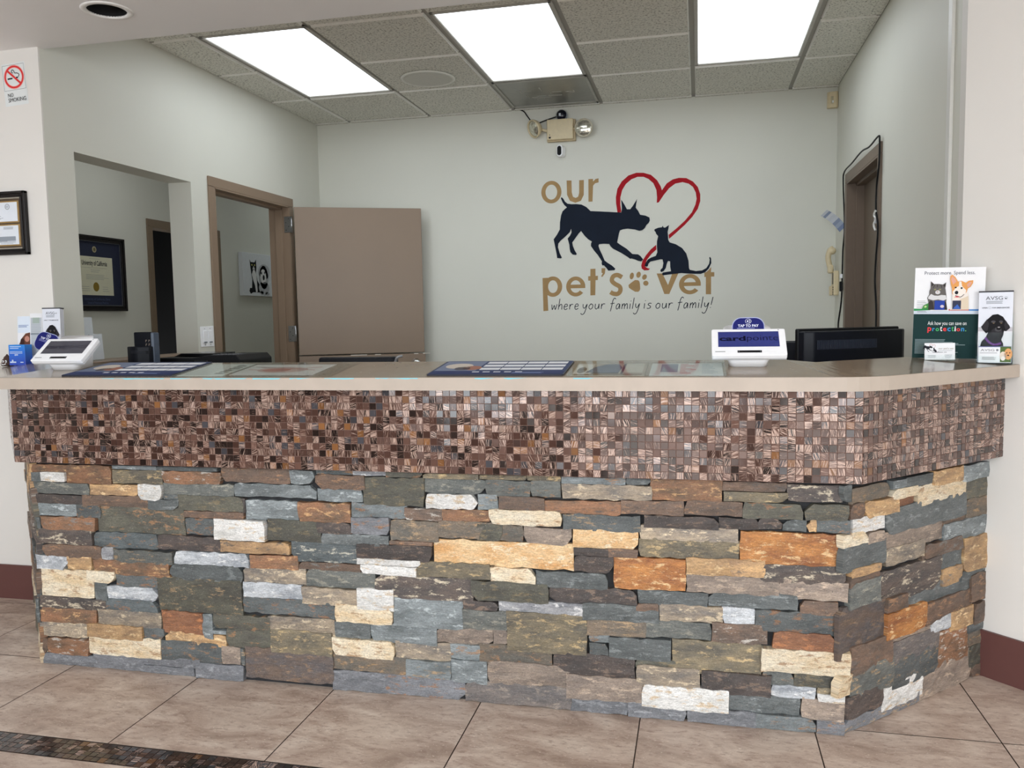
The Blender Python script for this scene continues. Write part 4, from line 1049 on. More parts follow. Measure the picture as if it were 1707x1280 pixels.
cbl = thing('door_cable', 'thin black cable stapled around the frame of the dark door', 'cable', (RW, 4.9, 1.0))
b = MB(); pts = [(5.475, .90), (5.50, 1.05), (5.52, 1.16), (5.42, 1.30), (5.40, 1.45), (5.39, 1.60), (5.345, 1.75), (5.335, 2.0), (5.30, 2.066), (5.05, 2.074), (4.767, 2.085), (4.56, 2.070), (4.345, 2.078), (4.315, 2.05), (4.318, 1.947), (4.365, 1.847), (4.372, 1.731), (4.318, 1.635), (4.352, 1.496), (4.366, 1.379), (4.326, 1.232), (4.325, .90)]
b.tube([(-.018 if 5.345 > y > 4.30 else -.006, y - 4.9, z - 1.0) for y, z in pts], .0045, BLACKP, 8, 5); b.build('cord', None, cbl)
b = MB(); b.box(-.022, -.004, .482, .502, .36, .42, BLACKP, .003); b.box(-.02, -.006, .484, .500, .44, .465, WHITEP, .002); b.build('inline_plug', None, cbl)
kt = thing('wire_bundle', 'small white wire clip bundle on the dark door frame beside the cable', 'cable clip', (RW, 4.375, 1.675))
b = MB(); b.tube([(-.02, -.012, .05), (-.024, .006, .03), (-.018, -.010, .01), (-.024, .008, -.015), (-.018, -.006, -.045)], .006, mat((222, 222, 218), .4, name='white_wire')); b.box(-.024, -.012, -.012, .012, -.012, .018, mat((200, 202, 204), .4, name='white_clip'), .003); b.build('clip', None, kt)

# ---------------------------------------------------------------- framed things at the left
BLK = mat((26, 22, 22), .28, name='black_lacquered_wood', var=.25, scale=30, spec=.3)
GOLD = mat((172, 140, 88), .4, .5, name='gilt_fillet', var=.1)


def frame(parent, w, h, fw, d, m, lip=None, name='frame'):
    """stepped picture frame w x h (outer), moulding fw wide and d deep, back at y = 0"""
    b = MB()
    for k, (a, c, dd_) in enumerate(((0, .42, d), (.42, .7, d * .72), (.7, 1.0, d * .9))):
        o, i = fw * a, fw * c
        for q in ((-w / 2 + o, w / 2 - o, h / 2 - i, h / 2 - o), (-w / 2 + o, w / 2 - o, -h / 2 + o, -h / 2 + i)): b.box(q[0], q[1], -dd_, -.001, q[2], q[3], m, .0015)
        for q in ((-w / 2 + o, -w / 2 + i, -h / 2 + o, h / 2 - o), (w / 2 - i, w / 2 - o, -h / 2 + o, h / 2 - o)): b.box(q[0], q[1], -dd_, -.001, q[2], q[3], m, .0015)
    fr = b.build(name, None, parent)
    if lip:
        b = MB(); o, i = fw - .001, fw + .004
        for q in ((-w / 2 + o, w / 2 - o, h / 2 - i, h / 2 - o), (-w / 2 + o, w / 2 - o, -h / 2 + o, -h / 2 + i), (-w / 2 + o, -w / 2 + i, -h / 2 + o, h / 2 - o), (w / 2 - i, w / 2 - o, -h / 2 + o, h / 2 - o)):
            b.box(q[0], q[1], -d * .6, -.001, q[2], q[3], lip)
        b.build('fillet', None, fr)
    return fr


ce = thing('framed_certificates', 'black frame holding two stacked certificates at the left edge of the lobby wall', 'picture frame', (-3.065, YF, 1.684))
frame(ce, .45, .272, .026, .022, BLK, mat((196, 190, 176), .35, .5, name='silver_fillet'))
b = MB(); b.box(-.20, .20, -.006, -.001, -.111, .111, mat((84, 68, 50), .6, name='brown_mat_board')); b.build('mat_board', None, ce)
for zc, nm in ((.050, 'upper certificate'), (-.050, 'lower certificate')):
    b = MB(); b.box(-.182, .182, -.0085, -.006, zc - .047, zc + .047, GOLD, .001); c_ = b.build('certificate', None, ce)
    a = Art(); a.poly(flat((226, 232, 240)), rect(-.176, .176, zc - .041, zc + .041))
    a.lines(GREY, -.05, .12, zc - .030, zc - .018, 4, .0015).lines(INK, -.06, .075, zc - .002, zc, 2, .0015)
    if zc > 0: a.poly(INK, ell(.126, zc + .022, .012, .012), ell(.126, zc + .022, .0105, .0105)).lines(GREY, .118, .135, zc + .018, zc + .026, 4, .001)
    else: a.poly(flat((150, 158, 168)), rect(.075, .16, zc - .025, zc - .006)).lines(GREY, .08, .16, zc - .036, zc - .028, 3, .001).lines(INK, .10, .16, zc + .026, zc + .034, 3, .001)
    place(a.build('printed_page', c_), (0, -.009, 0))

ns = thing('no_smoking_sign', 'white no smoking sticker with red barred circle on the lobby wall', 'sign', (-2.866, YF, 2.273))
SR = flat((222, 62, 62)); w_, h_ = .118, .178
a = Art(.0003); a.k = 2
a.poly(flat((226, 230, 230)), rect(-w_ / 2, w_ / 2, -h_ / 2, h_ / 2))
zc = .030
a.poly(INK, rect(-.056, .054, zc - .054, zc + .052), rect(-.055, .053, zc - .053, zc + .051)).poly(flat((240, 190, 186)), ell(0, zc, .052, .051, n=48), ell(0, zc, .0385, .0375, n=48))
a.poly(SR, ell(0, zc, .049, .048, n=48), ell(0, zc, .041, .040, n=48))
a.poly(INK, rect(-.033, -.008, zc - .008, zc - .002)).same().poly(INK, rect(.010, .020, zc - .007, zc - .001))
a.ribbon(INK, [(.022, zc - .002), (.027, zc + .008), (.018, zc + .014), (.006, zc + .016), (.002, zc + .026), (-.006, zc + .030), (-.010, zc + .022), (-.003, zc + .016)], .003, 4)
a.ribbon(SR, [(-.031, zc + .030), (.031, zc - .030)], .0085)
a.text(INK, 'NO', -.040, -.012, -.0515, -.036).same().text(INK, 'SMOKING', -.040, .050, -.073, -.0565)
o = a.build('sticker', ns); place(o, (0, 0, 0), ry=-.06)

# diploma and canvas on the corridor wall
dp = thing('framed_diploma', 'black framed diploma with navy mat seen through the pass-through', 'picture frame', (XF, 5.14, 1.602), math.pi / 2)
frame(dp, .60, .535, .038, .03, BLK, mat((120, 122, 130), .3, .6, name='dark_silver_fillet'))
b = MB(); b.box(-.265, .265, -.010, -.001, -.232, .232, mat((22, 30, 56), .7, name='navy_mat_board', var=.12, scale=60)); b.build('mat_board', None, dp)
a = Art(.0004); PARCH = flat((208, 206, 182))
a.poly(PARCH, rect(-.165, .175, -.155, .120))
a.text(INK, 'University of California', -.135, .118, .058, .092, bold=.02).same().lines(GREY, -.06, .05, .105, .105, 1, .002).same().lines(INK, -.16, .16, .04, .04, 1, .001).same().lines(GREY, -.05, .05, .012, .025, 2, .002).same().lines(GREY, -.10, .13, -.04, -.01, 4, .002).same().lines(GREY, .06, .13, -.125, -.095, 3, .002).same().lines(GREY, -.15, -.07, -.125, -.095, 3, .002)
a.poly(mat((150, 124, 44), .4, .4, name='gold_seal'), ell(-.005, -.095, .030, .033))
a.poly(mat((190, 180, 150), .3, .6, name='pewter_medallion'), ell(-.005, .172, .022, .022)).poly(mat((120, 110, 80), .4, .5, name='medallion_relief'), ell(-.004, .172, .012, .014))
a.text(flat((82, 92, 122)), 'University of California, Davis', -.13, .13, -.190, -.174).same().text(flat((82, 92, 122)), 'School of Veterinary Medicine', -.10, .11, -.217, -.201)
place(a.build('diploma_page', dp), (0, -.011, 0))

cv = thing('canvas_print', 'white canvas print of a seated cat and fluffy dog in the corridor', 'picture', (XF, 7.50, 1.69), math.pi / 2)
b = MB(); b.box(-.45, .45, -.045, -.001, -.205, .205, mat((222, 226, 230), .6, name='white_canvas', var=.02), .003); b.build('canvas', None, cv)
BK = flat((26, 28, 32)); WH = flat((226, 226, 226)); LG = flat((186, 188, 192)); MG = flat((120, 122, 126))
a = Art(.0005); x0 = -.25
a.poly(BK, [(x0 - .075, .145), (x0 - .055, .118), (x0 + .015, .118), (x0 + .042, .148), (x0 + .046, .07), (x0 + .035, .02), (x0 + .06, -.06), (x0 + .10, -.10), (x0 + .125, -.165), (x0 + .08, -.17), (x0 + .0, -.17), (x0 - .03, -.17), (x0 - .075, -.185), (x0 - .10, -.16), (x0 - .085, -.13), (x0 - .05, -.13), (x0 - .04, -.05), (x0 - .055, .02), (x0 - .065, .07)])
a.poly(WH, [(x0 - .02, .045), (x0 + .012, .045), (x0 + .04, .0), (x0 + .045, -.06), (x0 + .05, -.165), (x0 + .02, -.17), (x0 + .005, -.10), (x0 - .02, -.06), (x0 - .045, .0)]).same().poly(WH, [(x0 - .005, .085), (x0 + .018, .05), (x0 - .028, .05)])
a.poly(flat((206, 200, 120)), ell(x0 - .037, .092, .010, .008)).same().poly(flat((206, 200, 120)), ell(x0 + .012, .092, .010, .008)).poly(MG, ell(x0 - .006, .062, .006, .004))
x1 = -.075
a.poly(LG, ell(x1, -.125, .10, .065)).same().poly(LG, ell(x1, -.02, .085, .115)).same().poly(LG, ell(x1 + .01, .035, .105, .075)).same().poly(LG, ell(x1 - .05, -.17, .035, .015)).same().poly(LG, ell(x1 + .06, -.178, .04, .014))
a.poly(WH, ell(x1 - .01, -.01, .055, .07)).poly(BK, ell(x1 - .045, .020, .011, .013)).same().poly(BK, ell(x1 + .022, .028, .011, .013)).same().poly(BK, ell(x1 - .004, -.022, .018, .026)).same().poly(MG, ell(x1 + .01, -.075, .03, .01))
place(a.build('cat_and_dog_picture', cv), (0, -.0455, 0))
# ---------------------------------------------------------------- things standing on the counter
ZC = ZTOP + .0002
SCREEN_A = mat((44, 54, 124), .14, name='navy_lit_screen', var=.05); SCREEN_B = mat((66, 66, 78), .12, name='dark_idle_screen', var=.05)


def terminal(loc, rz, label, screen, ink, sign_xf):
    t = thing('payment_terminal', label, 'card terminal', loc, rz, 'card terminals on the counter'); t.rotation_euler.x = TILT
    b = MB()                                           # tapering pedestal, wider under the screen
    A = rrect(-.054, .054, -.012, .085, .02); B_ = rrect(-.072, .068, -.026, .090, .018)
    b2 = bmesh.new(); ra = [b2.verts.new((x, y, .0)) for x, y in A]; rb = [b2.verts.new((x, y, .044 + (y + .03) * .56)) for x, y in B_]
    b2.faces.new(ra[::-1]); b2.faces.new(rb); n = len(ra)
    for k in range(n): b2.faces.new([ra[k], ra[(k + 1) % n], rb[(k + 1) % n], rb[k]])
    b._merge(b2, None, None, True); b.build('pedestal', WHITEP, t)
    d = Vector((.0, .1025, .0635)); tl_ = math.atan2(d.z, d.y); Lh = d.length
    M = Matrix.Translation((0, -.0455, .0405)) @ Matrix.Rotation(tl_, 4, 'X')     # panel plane: x right, y up the slope
    b = MB(); b.prism(rrect(-.107, .107, 0, Lh, .005, 3), -.014, 0, WHITEP, M, .0015); b.box(-.106, .106, .005, Lh - .004, -.022, -.013, flat((200, 202, 206)), mtx=M)
    pn_ = b.build('screen_housing', None, t)
    # flat print on the panel: drawn in x/z, then laid on the slope
    o = thing_plane(M)
    a = Art(.0003); a.k = 1
    a.poly(screen, rect(-.088, .088, .038, Lh - .013)); s_ = a.build('screen', pn_); s_.matrix_local = o
    a = Art(.0003); a.k = 2
    a.text(ink, 'card', -.084, -.008, .066, .087, bold=.03).same().text(ink, 'pointe', -.004, .085, .066, .089, bold=-.012)
    s2 = a.build('screen_logo', pn_); s2.matrix_local = o
    a = Art(.0003); a.poly(BLACKP, rect(-.033, .036, .012, .022)).poly(GREY, rect(-.030, -.028, .015, .019)).same().poly(GREY, rect(.031, .033, .015, .019))
    s3 = a.build('chip_slot', pn_); s3.matrix_local = o
    for k_ in range(2):
        a = Art(.0003)
        if k_: a.poly(GREY, ell(.088, Lh - .006, .002, .002))
        else: a.poly(GREY, rect(-.097, -.068, .0155, .0185))
        s4 = a.build('bezel_mark', pn_); s4.matrix_local = o
    sg = MB(); shape = lambda g: rrect(-.052 + g, .052 - g, -.036, .044 - g, .03, 8)
    sg.prism([(x, z) for x, z in shape(0)], -.0012, .0012, flat((168, 176, 214)), Matrix.Rotation(math.pi / 2, 4, 'X'))
    so = sg.build('tap_sign', None, t); so.matrix_local = sign_xf
    a = Art(.0003); a.k = 6; a.poly(flat((28, 32, 100)), rrect(-.0495, .0495, -.035, .0415, .028, 8))
    LT = flat((226, 230, 244))
    a.text(LT, 'TAP TO PAY', -.033, .033, .012, .0205, bold=.02).same().lines(flat((150, 156, 206)), -.036, .036, .003, .008, 2, .0016)
    a.poly(LT, ell(0, .031, .010, .0082), ell(0, .031, .0091, .0073)).same().poly(LT, [(-.0055, .031), (.0, .0355), (.0, .0265)]).same().ribbon(LT, [(.003, .0365), (.005, .031), (.003, .0255)], .0015, 3)
    a.build('sign_print', so)
    return t


def thing_plane(M):
    """x/z drawing plane (facing -Y) laid on the local xy plane of M (facing +Z)"""
    return M @ Matrix(((1, 0, 0, 0), (0, 0, 1, 0), (0, -1, 0, 0), (0, 0, 0, 1)))


terminal((.144, 2.552, zslab(.144, 2.552)), 0, 'white tablet card terminal with lit blue screen beside the black monitors', SCREEN_A, flat((8, 10, 40)),
         Matrix.Translation((.002, .064, .098)) @ Matrix.Rotation(-.25, 4, 'X') @ Matrix.Scale(.92, 4))
terminal((-2.235, 2.535, zslab(-2.235, 2.535)), 0, 'white tablet card terminal with dark screen beside the blue box', SCREEN_B, flat((48, 46, 58)),
         Matrix.Translation((-.128, .066, .088)) @ Matrix.Rotation(.28, 4, 'Y') @ Matrix.Rotation(-.45, 4, 'X') @ Matrix.Scale(.88, 4))

# ---- poster
po = thing('poster_board', 'white and dark green pet protection poster with a cat and corgi', 'poster', (.697, 2.985, zslab(.697, 2.985) + .001), -math.radians(8)); po.rotation_euler.y = .018
W_, H_ = .207, .299
b = MB(); b.box(0, W_, 0, .006, 0, H_, PAPER, .0006); b.build('board', None, po)
b = MB(); b.prism([(.07, .006), (.15, .006), (.15, .007), (.07, .007)], 0, .2, GREY); b.prism([(.11, .007), (.112, .007), (.112, .04), (.11, .04)], 0, .10, GREY); b.build('easel_back', None, po)
X = lambda v: (v - 72) / 953 * W_; Zp = lambda v: H_ - (v - 50) / 1115 * H_
P = lambda *l: [(X(l[k]), Zp(l[k + 1])) for k in range(0, len(l), 2)]
E_ = lambda x, z, rx, rz, rot=0: ell(X(x), Zp(z), rx / 953 * W_, rz / 1115 * H_, rot)
a = Art(.0003)
DG = flat((24, 54, 54))
a.poly(flat((206, 216, 228)), rect(0, W_, Zp(625), Zp(580))).poly(DG, rect(0, W_, 0, Zp(620)))
a.poly(flat((60, 150, 90)), P(72, 552, 300, 556, 300, 572, 72, 580)).same().poly(flat((206, 52, 58)), P(550, 560, 820, 560, 820, 576, 550, 576)).same().poly(flat((60, 130, 200)), P(820, 562, 1025, 560, 1025, 580, 820, 578))
a.text(flat((98, 100, 112)), 'Protect more. Spend less.', X(202), X(884), Zp(136), Zp(94))
a.text(flat((235, 238, 238)), 'Ask how you can save on', X(272), X(797), Zp(754), Zp(708))
PC = [(228, 70, 76), (70, 150, 210), (80, 180, 110), (240, 240, 240), (228, 70, 76), (70, 150, 210), (80, 180, 110), (240, 240, 240), (228, 70, 76), (70, 150, 210), (120, 190, 120)]
wd = [60, 38, 54, 34, 52, 50, 34, 20, 54, 48, 18]; tot = sum(wd) + 10 * 8; x = 272; sc = (800 - 272) / tot
for ch, c_, w in zip('protection.', PC, wd):
    a.text(flat(c_), ch, X(x), X(x + w * sc * .92), Zp(828), Zp(778 if ch == 'p' else 770) if ch == 't' or ch == 'i' else None, bold=.022).same(); x += (w + 8) * sc
a.k += 1
a.lines(flat((150, 170, 172)), X(105), X(790), Zp(1105), Zp(935), 12, .0016, random.Random(6), .5)
a.lines(flat((120, 122, 130)), X(112), X(255), Zp(540), Zp(460), 5, .001, random.Random(7), .6).same().lines(GREY, X(120), X(260), Zp(596), Zp(584), 2, .0012)
# cat
CB, CD, CLT = flat((104, 100, 98)), flat((58, 54, 54)), flat((214, 214, 216))
a.poly(CB, P(250, 420, 275, 380, 275, 340, 290, 300, 290, 215, 335, 250, 400, 250, 455, 258, 500, 232, 490, 300, 505, 370, 515, 430, 510, 470, 530, 568, 268, 568, 268, 470))
a.poly(CLT, P(262, 410, 300, 372, 345, 392, 395, 395, 440, 385, 500, 390, 516, 435, 470, 455, 400, 440, 330, 450, 262, 432)).same().poly(CLT, E_(390, 352, 34, 24))
for l in ((325, 300, 345, 262, 8), (380, 290, 382, 255, 8), (440, 296, 428, 262, 8)): a.ribbon(CD, P(*l[:4]), .0016)
a.poly(CD, P(298, 228, 330, 258, 306, 280)).same().poly(CD, P(494, 244, 460, 268, 484, 292)).same().poly(CD, P(268, 480, 300, 450, 330, 470, 345, 560, 270, 566)).same().poly(CD, P(470, 470, 505, 470, 528, 566, 480, 566))
a.poly(flat((196, 196, 130)), E_(352, 318, 13, 8)).same().poly(flat((196, 196, 130)), E_(416, 318, 13, 8)).poly(INK, E_(352, 318, 5, 7)).same().poly(INK, E_(416, 318, 5, 7)).same().poly(flat((190, 140, 130)), E_(384, 346, 9, 6))
# corgi
OR, WHI, PK = flat((226, 160, 92)), flat((238, 230, 222)), flat((222, 166, 150))
a.poly(WHI, P(585, 400, 600, 340, 650, 380, 740, 330, 800, 360, 812, 440, 815, 568, 560, 568, 590, 520))
a.poly(OR, P(548, 190, 552, 150, 580, 140, 622, 175, 655, 225, 700, 215, 760, 240, 800, 215, 858, 210, 856, 245, 826, 290, 790, 308, 780, 345, 740, 400, 690, 425, 620, 420, 585, 370, 580, 310, 562, 260))
a.poly(PK, P(560, 195, 575, 160, 615, 190, 635, 225, 592, 262)).same().poly(PK, P(775, 262, 815, 228, 842, 236, 812, 286, 788, 295))
a.poly(WHI, P(672, 225, 700, 222, 712, 280, 770, 330, 760, 380, 710, 420, 640, 425, 600, 400, 590, 345, 640, 290, 668, 280))
a.poly(INK, E_(642, 358, 24, 22)).same().poly(INK, E_(628, 296, 14, 9)).same().poly(INK, E_(707, 304, 14, 11)).same().ribbon(INK, P(625, 392, 660, 402, 700, 412, 745, 378), .0018, 3).same().poly(flat((224, 110, 116)), E_(652, 408, 28, 11))
a.poly(flat((222, 206, 184)), P(690, 440, 800, 400, 812, 566, 715, 566))
# packs
a.poly(flat((44, 70, 160)), P(352, 455, 488, 455, 488, 568, 352, 568)).same().poly(flat((58, 62, 84)), P(594, 455, 708, 455, 708, 560, 594, 560)).same().poly(flat((70, 140, 74)), P(180, 555, 205, 510, 268, 485, 268, 556))
a.poly(flat((206, 196, 206)), E_(455, 525, 26, 18)).same().poly(flat((66, 104, 190)), P(600, 556, 660, 500, 704, 556)).same().poly(flat((190, 214, 150)), E_(228, 528, 18, 12, .4))
a.build('poster_print', po)

# ---- business card holder in front of it
bh = thing('business_card_holder', 'clear holder with white clinic business cards in front of the poster', 'card holder', (.768, 2.922, zslab(.768, 2.922)), -math.radians(4))
b = MB(); b.box(-.047, .047, -.002, .0, .002, .020, ACRYLIC); b.box(-.047, .047, -.002, .034, .0, .003, ACRYLIC); b.box(-.047, .047, .012, .014, .0, .055, ACRYLIC, mtx=Matrix.Rotation(-.15, 4, 'X')); b.build('holder', None, bh)
bcards = thing('business_cards', 'white business cards with small dog, cat and heart logo in the clear holder', 'business cards', (.768, 2.922, zslab(.768, 2.922)), -math.radians(4))
Mt = Matrix.Translation((0, .004, .004)) @ Matrix.Rotation(-.12, 4, 'X')
b = MB(); b.box(-.045, .045, .001, .006, 0, .055, PAPER, .0004, mtx=Mt); b.build('card', None, bcards)
a = Art(.0002); k = .028
for nm, m_ in (('heart', flat((206, 150, 150))),): a.poly(m_, [(-.024 + (x - .15) * .032, .041 + (z - .15) * .032) for x, z in mp(nm)])
for nm in ('dog', 'cat'): a.poly(INK, [(-.024 + (x - .1) * .045, .0385 + (z - .1) * .045) for x, z in mp(nm)]).same()
a.k += 1; a.text(flat((150, 140, 122)), "our pet's vet", -.004, .040, .034, .040).same().lines(GREY, -.004, .038, .030, .030, 1, .0008).same().text(INK, 'DVM', .012, .020, .0225, .026).same().lines(INK, -.022, .009, .024, .0245, 2, .0008, None, 0).same().lines(GREY, -.036, -.010, .008, .014, 3, .0008).same().lines(GREY, .015, .036, .006, .016, 4, .0008)
o = a.build('card_print', bcards); o.matrix_local = Mt @ Matrix.Translation((0, .0008, 0))


def labrador(a, X, Z, k, dk=1.0, collar=True):
    """black dog portrait; X, Z map unit coordinates (0..100 across, 0..120 up)"""
    B1, B2, B3 = flat((26, 25, 28)), flat((48, 46, 50)), flat((78, 76, 80))
    pp = lambda *l: [(X(l[q]), Z(l[q + 1])) for q in range(0, len(l), 2)]
    ee = lambda x, z, rx, rz: ell(X(x), Z(z), rx * k, rz * k)
    a.poly(B1, pp(2, 12, 8, 34, 20, 46, 28, 62, 22, 58, 10, 70, 6, 78, 14, 86, 26, 100, 40, 112, 56, 114, 72, 106, 80, 94, 92, 80, 94, 74, 82, 64, 76, 66, 74, 52, 68, 40, 74, 30, 76, 12))
    a.poly(B2, pp(6, 77, 24, 100, 30, 86, 26, 66, 16, 66)).same().poly(B2, pp(93, 77, 80, 96, 76, 82, 80, 68, 84, 66)).same().poly(B2, ee(54, 62, 17, 15))
    a.poly(B3, ee(58, 70, 10, 8)).same().poly(B3, ee(43, 92, 7, 4)).same().poly(B3, ee(66, 92, 6, 4))
    a.poly(B1, ee(60, 73, 7.5, 6.5)).same().poly(flat((106, 92, 70)), ee(44, 88, 3, 2.4)).same().poly(flat((106, 92, 70)), ee(67, 88, 3, 2.4)).same().ribbon(B1, pp(48, 58, 58, 54, 68, 58), 1.6 * k, 3)
    a.poly(flat((176, 170, 170)), ee(60, 76, 4, 1.8))
    if collar: a.ribbon(flat((112, 62, 140)), pp(20, 46, 30, 34, 46, 26, 62, 28, 66, 32), 7 * k, 4)
    return a


def brochure_print(a, w, h, head, rnd, dog=True):
    a.poly(flat((226, 230, 240)), rect(-w / 2, w / 2, 0, h))
    a.poly(flat((196, 194, 200)), rect(-w / 2, w / 2, h * .34, h * .50)).poly(flat((232, 232, 238)), rect(-w / 2, w / 2, h * .14, h * .44))
    a.text(flat((92, 92, 100)), head, -w * .30, w * .20, h * .885, h * .935).same().poly(flat((92, 92, 100)), ell(w * .29, h * .91, w * .045, w * .045), ell(w * .29, h * .91, w * .040, w * .040)).same().poly(INK, ell(w * .285, h * .902, w * .02, w * .018))
    a.lines(GREY, -w * .28, w * .22, h * .835, h * .865, 3, h * .006, rnd, .15)
    a.text(flat((84, 84, 96)), 'OPEN', -w * .40, -w * .24, h * .765, h * .782, bold=.02).same().text(flat((84, 84, 96)), 'FOR EMERGENCIES', -w * .10, w * .40, h * .765, h * .782, bold=.02).same().poly(GREY, ell(-w * .17, h * .775, w * .04, w * .04), ell(-w * .17, h * .775, w * .035, w * .035))
    k = w / 104
    labrador(a, lambda x: -w * .47 + x * k, lambda z: h * .125 + z * h * .60 / 120 * .98, k)
    a.poly(flat((212, 218, 234)), rect(-w / 2, w / 2, 0, h * .125)).text(flat((110, 116, 150)), '24/7/365 CARE', -w * .18, w * .18, h * .06, h * .09)
    return a


def brochure_holder(loc, rz, lab_h, lab_b, w, h, head, cards, z0=.042, lean=.12):
    t = thing('brochure_holder', lab_h, 'brochure holder', loc, rz, 'brochure holders on the counter')
    b = MB(); e = w / 2 + .004
    b.box(-e, e, .052, .054, 0, .16, ACRYLIC); b.box(-e, e, -.004, .054, .0, .003, ACRYLIC)
    b.box(-e, e, .006, .008, .0, .10, ACRYLIC)
    for s_ in (-1, 1): b.box(s_ * e - .001, s_ * e + .001, -.004, .054, 0, .10, ACRYLIC)
    if cards: b.box(-e, e, -.012, -.010, 0, .026, ACRYLIC); b.box(-e, e, -.012, .006, 0, .003, ACRYLIC)
    b.build('holder', None, t)
    q = thing('brochure_stack', lab_b, 'brochures', loc, rz, 'brochure stacks on the counter')
    b = MB(); M = Matrix.Translation((0, .016, .004)) @ Matrix.Rotation(-.04, 4, 'X')
    for k in range(5): b.box(-w / 2, w / 2, .001 + k * .006, .0055 + k * .006, 0, h - .0012 * k, flat((206, 208, 220)) if k % 2 else PAPER, .0004, mtx=M)
    b.build('brochure', None, q)
    b = MB(); b.box(-w / 2 - .001, w / 2 + .001, -.001, .031, h - .002, h + .003, flat((72, 72, 78)), .0006, mtx=M); b.build('top_edge', None, q, label='dark grey top edge of the stack')
    a = Art(.0003); a.k = 1; brochure_print(a, w, h, head, random.Random(3)); o = a.build('cover_print', q); o.matrix_local = M
    if cards:
        c = thing('appointment_cards', 'small white cards with a pet photo in the front pocket of the right brochure holder', 'business cards', loc, rz)
        b = MB(); b.box(-w / 2 + .003, w / 2 - .002, -.009, .003, .004, .056, PAPER, .0004); b.build('card', None, c)
        a = Art(.0003); a.poly(flat((60, 74, 150)), rect(-w / 2 + .003, w / 2 - .002, .054, .056)).poly(flat((238, 240, 244)), rect(-w / 2 + .005, .016, .008, .052)).text(flat((92, 92, 100)), head, -.038, .000, .041, .048).same().poly(GREY, ell(.008, .0445, .0035, .0035)).same().lines(GREY, -.040, .012, .034, .037, 2, .0008).same().lines(INK, -.034, .010, .014, .022, 4, .0009)
        a.poly(flat((86, 110, 62)), rect(.016, w / 2 - .002, .006, .055)).poly(flat((226, 214, 200)), ell(.024, .026, .009, .014)).same().poly(flat((222, 164, 110)), ell(.038, .032, .011, .018)).poly(flat((120, 80, 56)), ell(.034, .036, .002, .002)).same().poly(flat((120, 80, 56)), ell(.042, .036, .002, .002)).same().poly(INK, ell(.038, .028, .003, .002)).same().poly(flat((240, 236, 230)), ell(.024, .018, .006, .007))
        o = a.build('card_print', c); place(o, (0, -.0092, 0))
    return t


brochure_holder((.920, 2.898, zslab(.920, 2.898)), -math.radians(18), 'clear acrylic brochure holder at the right end of the counter', 'brochures with a black labrador in a purple collar, right of the poster', .095, .226, 'AVSG', True)
brochure_holder((-2.697, 2.975, zslab(-2.697, 2.975)), math.radians(12), 'clear acrylic brochure holder behind the dark-screened terminal', 'narrow brochures with a black labrador behind the dark-screened terminal',   .076, .222, 'AVSG', False)

# ---- left group: leaning leaflets, blue box, plush
lf = thing('leaflet', 'white leaflet with a brown dog leaning behind the blue box', 'leaflet', (-2.878, 3.025, zslab(-2.878, 3.025)), math.radians(16))
Ml = Matrix.Rotation(-.10, 4, 'X')
b = MB(); b.box(-.029, .029, 0, .008, .0, .208, PAPER, .0006, mtx=Ml); b.build('folded_sheet', None, lf)
a = Art(.0003); BRN = flat((110, 68, 50))
a.poly(flat((222, 232, 244)), rect(-.028, .028, .135, .207)).lines(flat((130, 150, 190)), -.024, .020, .160, .168, 3, .0022, random.Random(1)).poly(BRN, [(-.018, .06), (-.022, .085), (-.010, .112), (.006, .132), (.024, .136), (.032, .122), (.034, .08), (.030, .055)]).poly(flat((196, 140, 122)), ell(.012, .108, .010, .013)).same().poly(flat((66, 40, 34)), ell(-.008, .092, .009, .020)).same().poly(flat((150, 60, 66)), ell(.014, .076, .011, .010))
o = a.build('leaflet_print', lf); o.matrix_local = Ml
lf2 = thing('leaflet', 'grey-panelled white leaflet leaning between the brown-dog leaflet and the wall corner', 'leaflet', (-2.818, 3.028, zslab(-2.818, 3.028)), math.radians(18))
b = MB(); b.box(-.026, .026, 0, .012, .0, .214, PAPER, .0006, mtx=Ml); b.build('folded_sheet', None, lf2)
a = Art(.0003); a.poly(flat((198, 204, 210)), rect(-.023, .023, .03, .195)).lines(flat((160, 166, 172)), -.020, .020, .035, .19, 26, .0018, random.Random(5), .1).poly(flat((140, 148, 156)), rect(-.023, .020, .12, .127)).same().poly(flat((168, 182, 174)), rect(-.014, .014, .17, .195))
o = a.build('leaflet_print', lf2); o.matrix_local = Ml

bb = thing('blue_box', 'small bright blue printed carton beside the brown plush', 'box', (-2.848, 2.955, zslab(-2.848, 2.955)), math.radians(3)); bb.scale = (.93, .57, 1)


def blue_grad():
    t = NT('blue_printed_card'); z_ = t.n('SeparateXYZ', ins={0: t.coord('Object')}).outputs['Z']
    t.p(Base_Color=t.ramp(t.math('DIVIDE', z_, .1), [(.1, lin((40, 78, 190))), (.55, lin((38, 110, 216))), (1.0, lin((30, 150, 236)))]), Roughness=.35); return t.m


